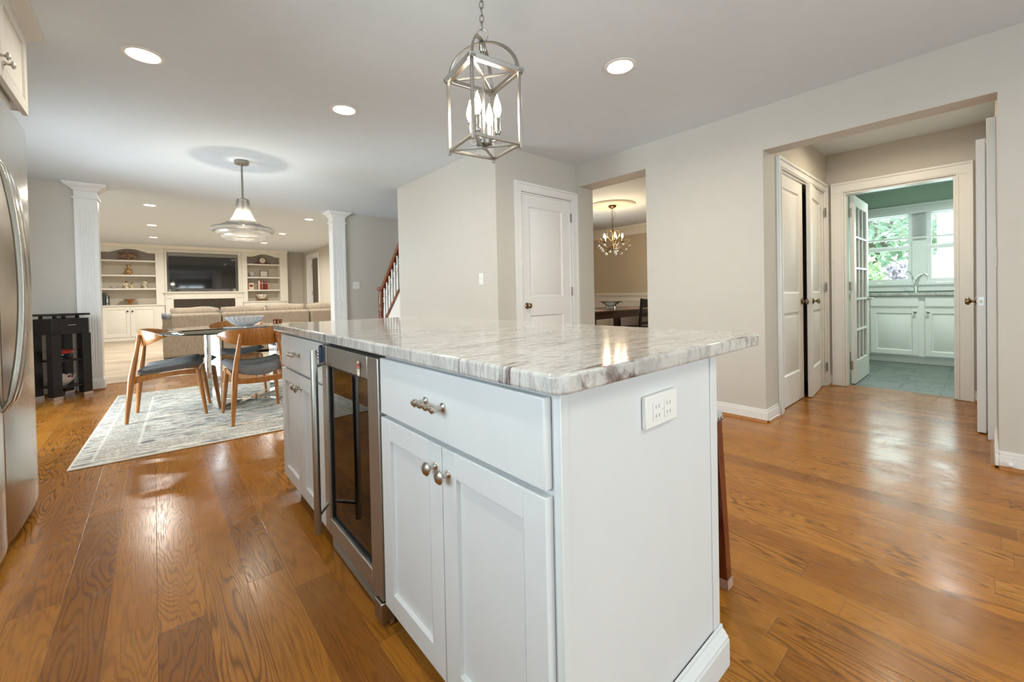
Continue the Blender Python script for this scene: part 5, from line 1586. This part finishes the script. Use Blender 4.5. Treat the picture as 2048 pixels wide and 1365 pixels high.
mb = MB(); mb.lathe([(0, 2.36), (.012, 2.36), (.012, 2.44), (0, 2.44)], (7.4, .55, 0), 10); mb.sphere((7.4, .55, 2.35), .016, 10, 6)
tag(link('ceiling_hook', mb, WHITE), 'small white knob hanging from the laundry ceiling', 'hook')
# floor door stop nub on the baseboard right of the hall
mb = MB(); mb.sphere((3.540, -.075, .035), .012, 12, 8, (1.2, 1, 1)); mb.lathe([(.007, 0), (.007, .02)], (3.555, -.075, .035), 10, None) if False else None
tag(link('door_stop', mb, PLATEWHITE), 'small white door stop on the baseboard right of the hall opening', 'door stop')

# ================================================================== garden outside the laundry
gr = pmat('lawn', (.10,.17,.06), .9)
tag(link('lawn', MB().box(8.6, 22, -9, 10, -.25, -.2), gr, base=(15, 0, -.25)), 'lawn outside the laundry window', 'lawn', None, 'structure')
def leafmat(name, c):
    m = pmat(name, c[0], .6); t = NT(m)
    oi = t.n('TexNoise'); oi.inputs['Scale'].default_value = 3.0; oi.inputs['Detail'].default_value = 2
    t.put(oi.inputs['Vector'], t.coord())
    t.col(t.ramp(oi.outputs['Fac'], [(.35, c[0]), (.65, c[1])]))
    m.node_tree.nodes['Principled BSDF'].inputs['Subsurface Weight'].default_value = 0
    return m
def bush(name, x, y, z0, rx, ry, rz, n, mat, label, cat, size=.09, trunk=None, group=None):
    t = thing(name, (x, y, -.2), label, cat, group)
    mb = MB()
    for k in range(n):
        while True:
            p = Vector((random.uniform(-1, 1), random.uniform(-1, 1), random.uniform(-1, 1)))
            if .35 < p.length < 1: break
        p = Vector((x+p.x*rx, y+p.y*ry, z0+p.z*rz)); s = size*random.uniform(.6, 1.4)
        a = Vector((random.gauss(0, 1), random.gauss(0, 1), random.gauss(0, 1))).normalized(); b_ = a.orthogonal().normalized()
        c_ = a.cross(b_)
        mb.add([p-a*s, p+b_*s*.45+c_*s*.12, p+a*s, p-b_*s*.45+c_*s*.12], [(0, 1, 2, 3)])
    link('leaves', mb, mat, t, smooth=0)
    mb = MB(); tr = trunk or .05
    mb.tube([(x, y, -.2), (x+.05, y, z0*.5), (x, y+.05, z0)], [tr*1.2, tr, tr*.6], 10)
    for k in range(5):
        a = k*1.3; mb.tube([(x, y, z0*.5), (x+rx*.5*math.cos(a), y+ry*.5*math.sin(a), z0+rz*.3)], [tr*.5, tr*.2], 6)
    link('stem', mb, pmat('bark', (.25,.20,.15), .9), t)
LG = leafmat('light_green_leaves', ((.45,.62,.36), (.75,.84,.55)))
LM = leafmat('mid_green_leaves', ((.30,.52,.34), (.58,.74,.52)))
LP = leafmat('plum_leaves', ((.46,.40,.46), (.66,.63,.68)))
bush('shrub', 11.0, 2.0, 1.0, .8, .70, .85, 1600, LG, 'light green shrub outside the laundry window', 'shrub', .08)
bush('plum_shrub', 12.3, 1.25, .95, .4, .55, .65, 1000, LP, 'purple leaved shrub outside the laundry window', 'shrub', .07)
bush('tree', 16.5, 2.3, 3.4, 2.6, 2.7, 1.9, 2600, LM, 'leafy green tree behind the shrubs outside the laundry window', 'tree', .16, .14)
bush('maple_tree', 16.0, -3.1, 3.4, 2.4, 2.6, 1.9, 1800, LG, 'pale green tree beside the white porch post', 'tree', .15, .12)
bush('hedge_shrub', 12.9, -.9, .6, .9, 1.2, .8, 1200, LM, 'low green shrub in front of the pale tree', 'shrub', .10)
mb = MB(); mb.box(10.9, 11.12, .40, .62, -.2, 2.75); mb.box(10.87, 11.15, .37, .65, -.2, 0); mb.box(10.87, 11.15, .37, .65, 2.6, 2.75)
tag(link('porch_post', mb, WHITE, None, .004), 'white square porch post outside the laundry window', 'post')
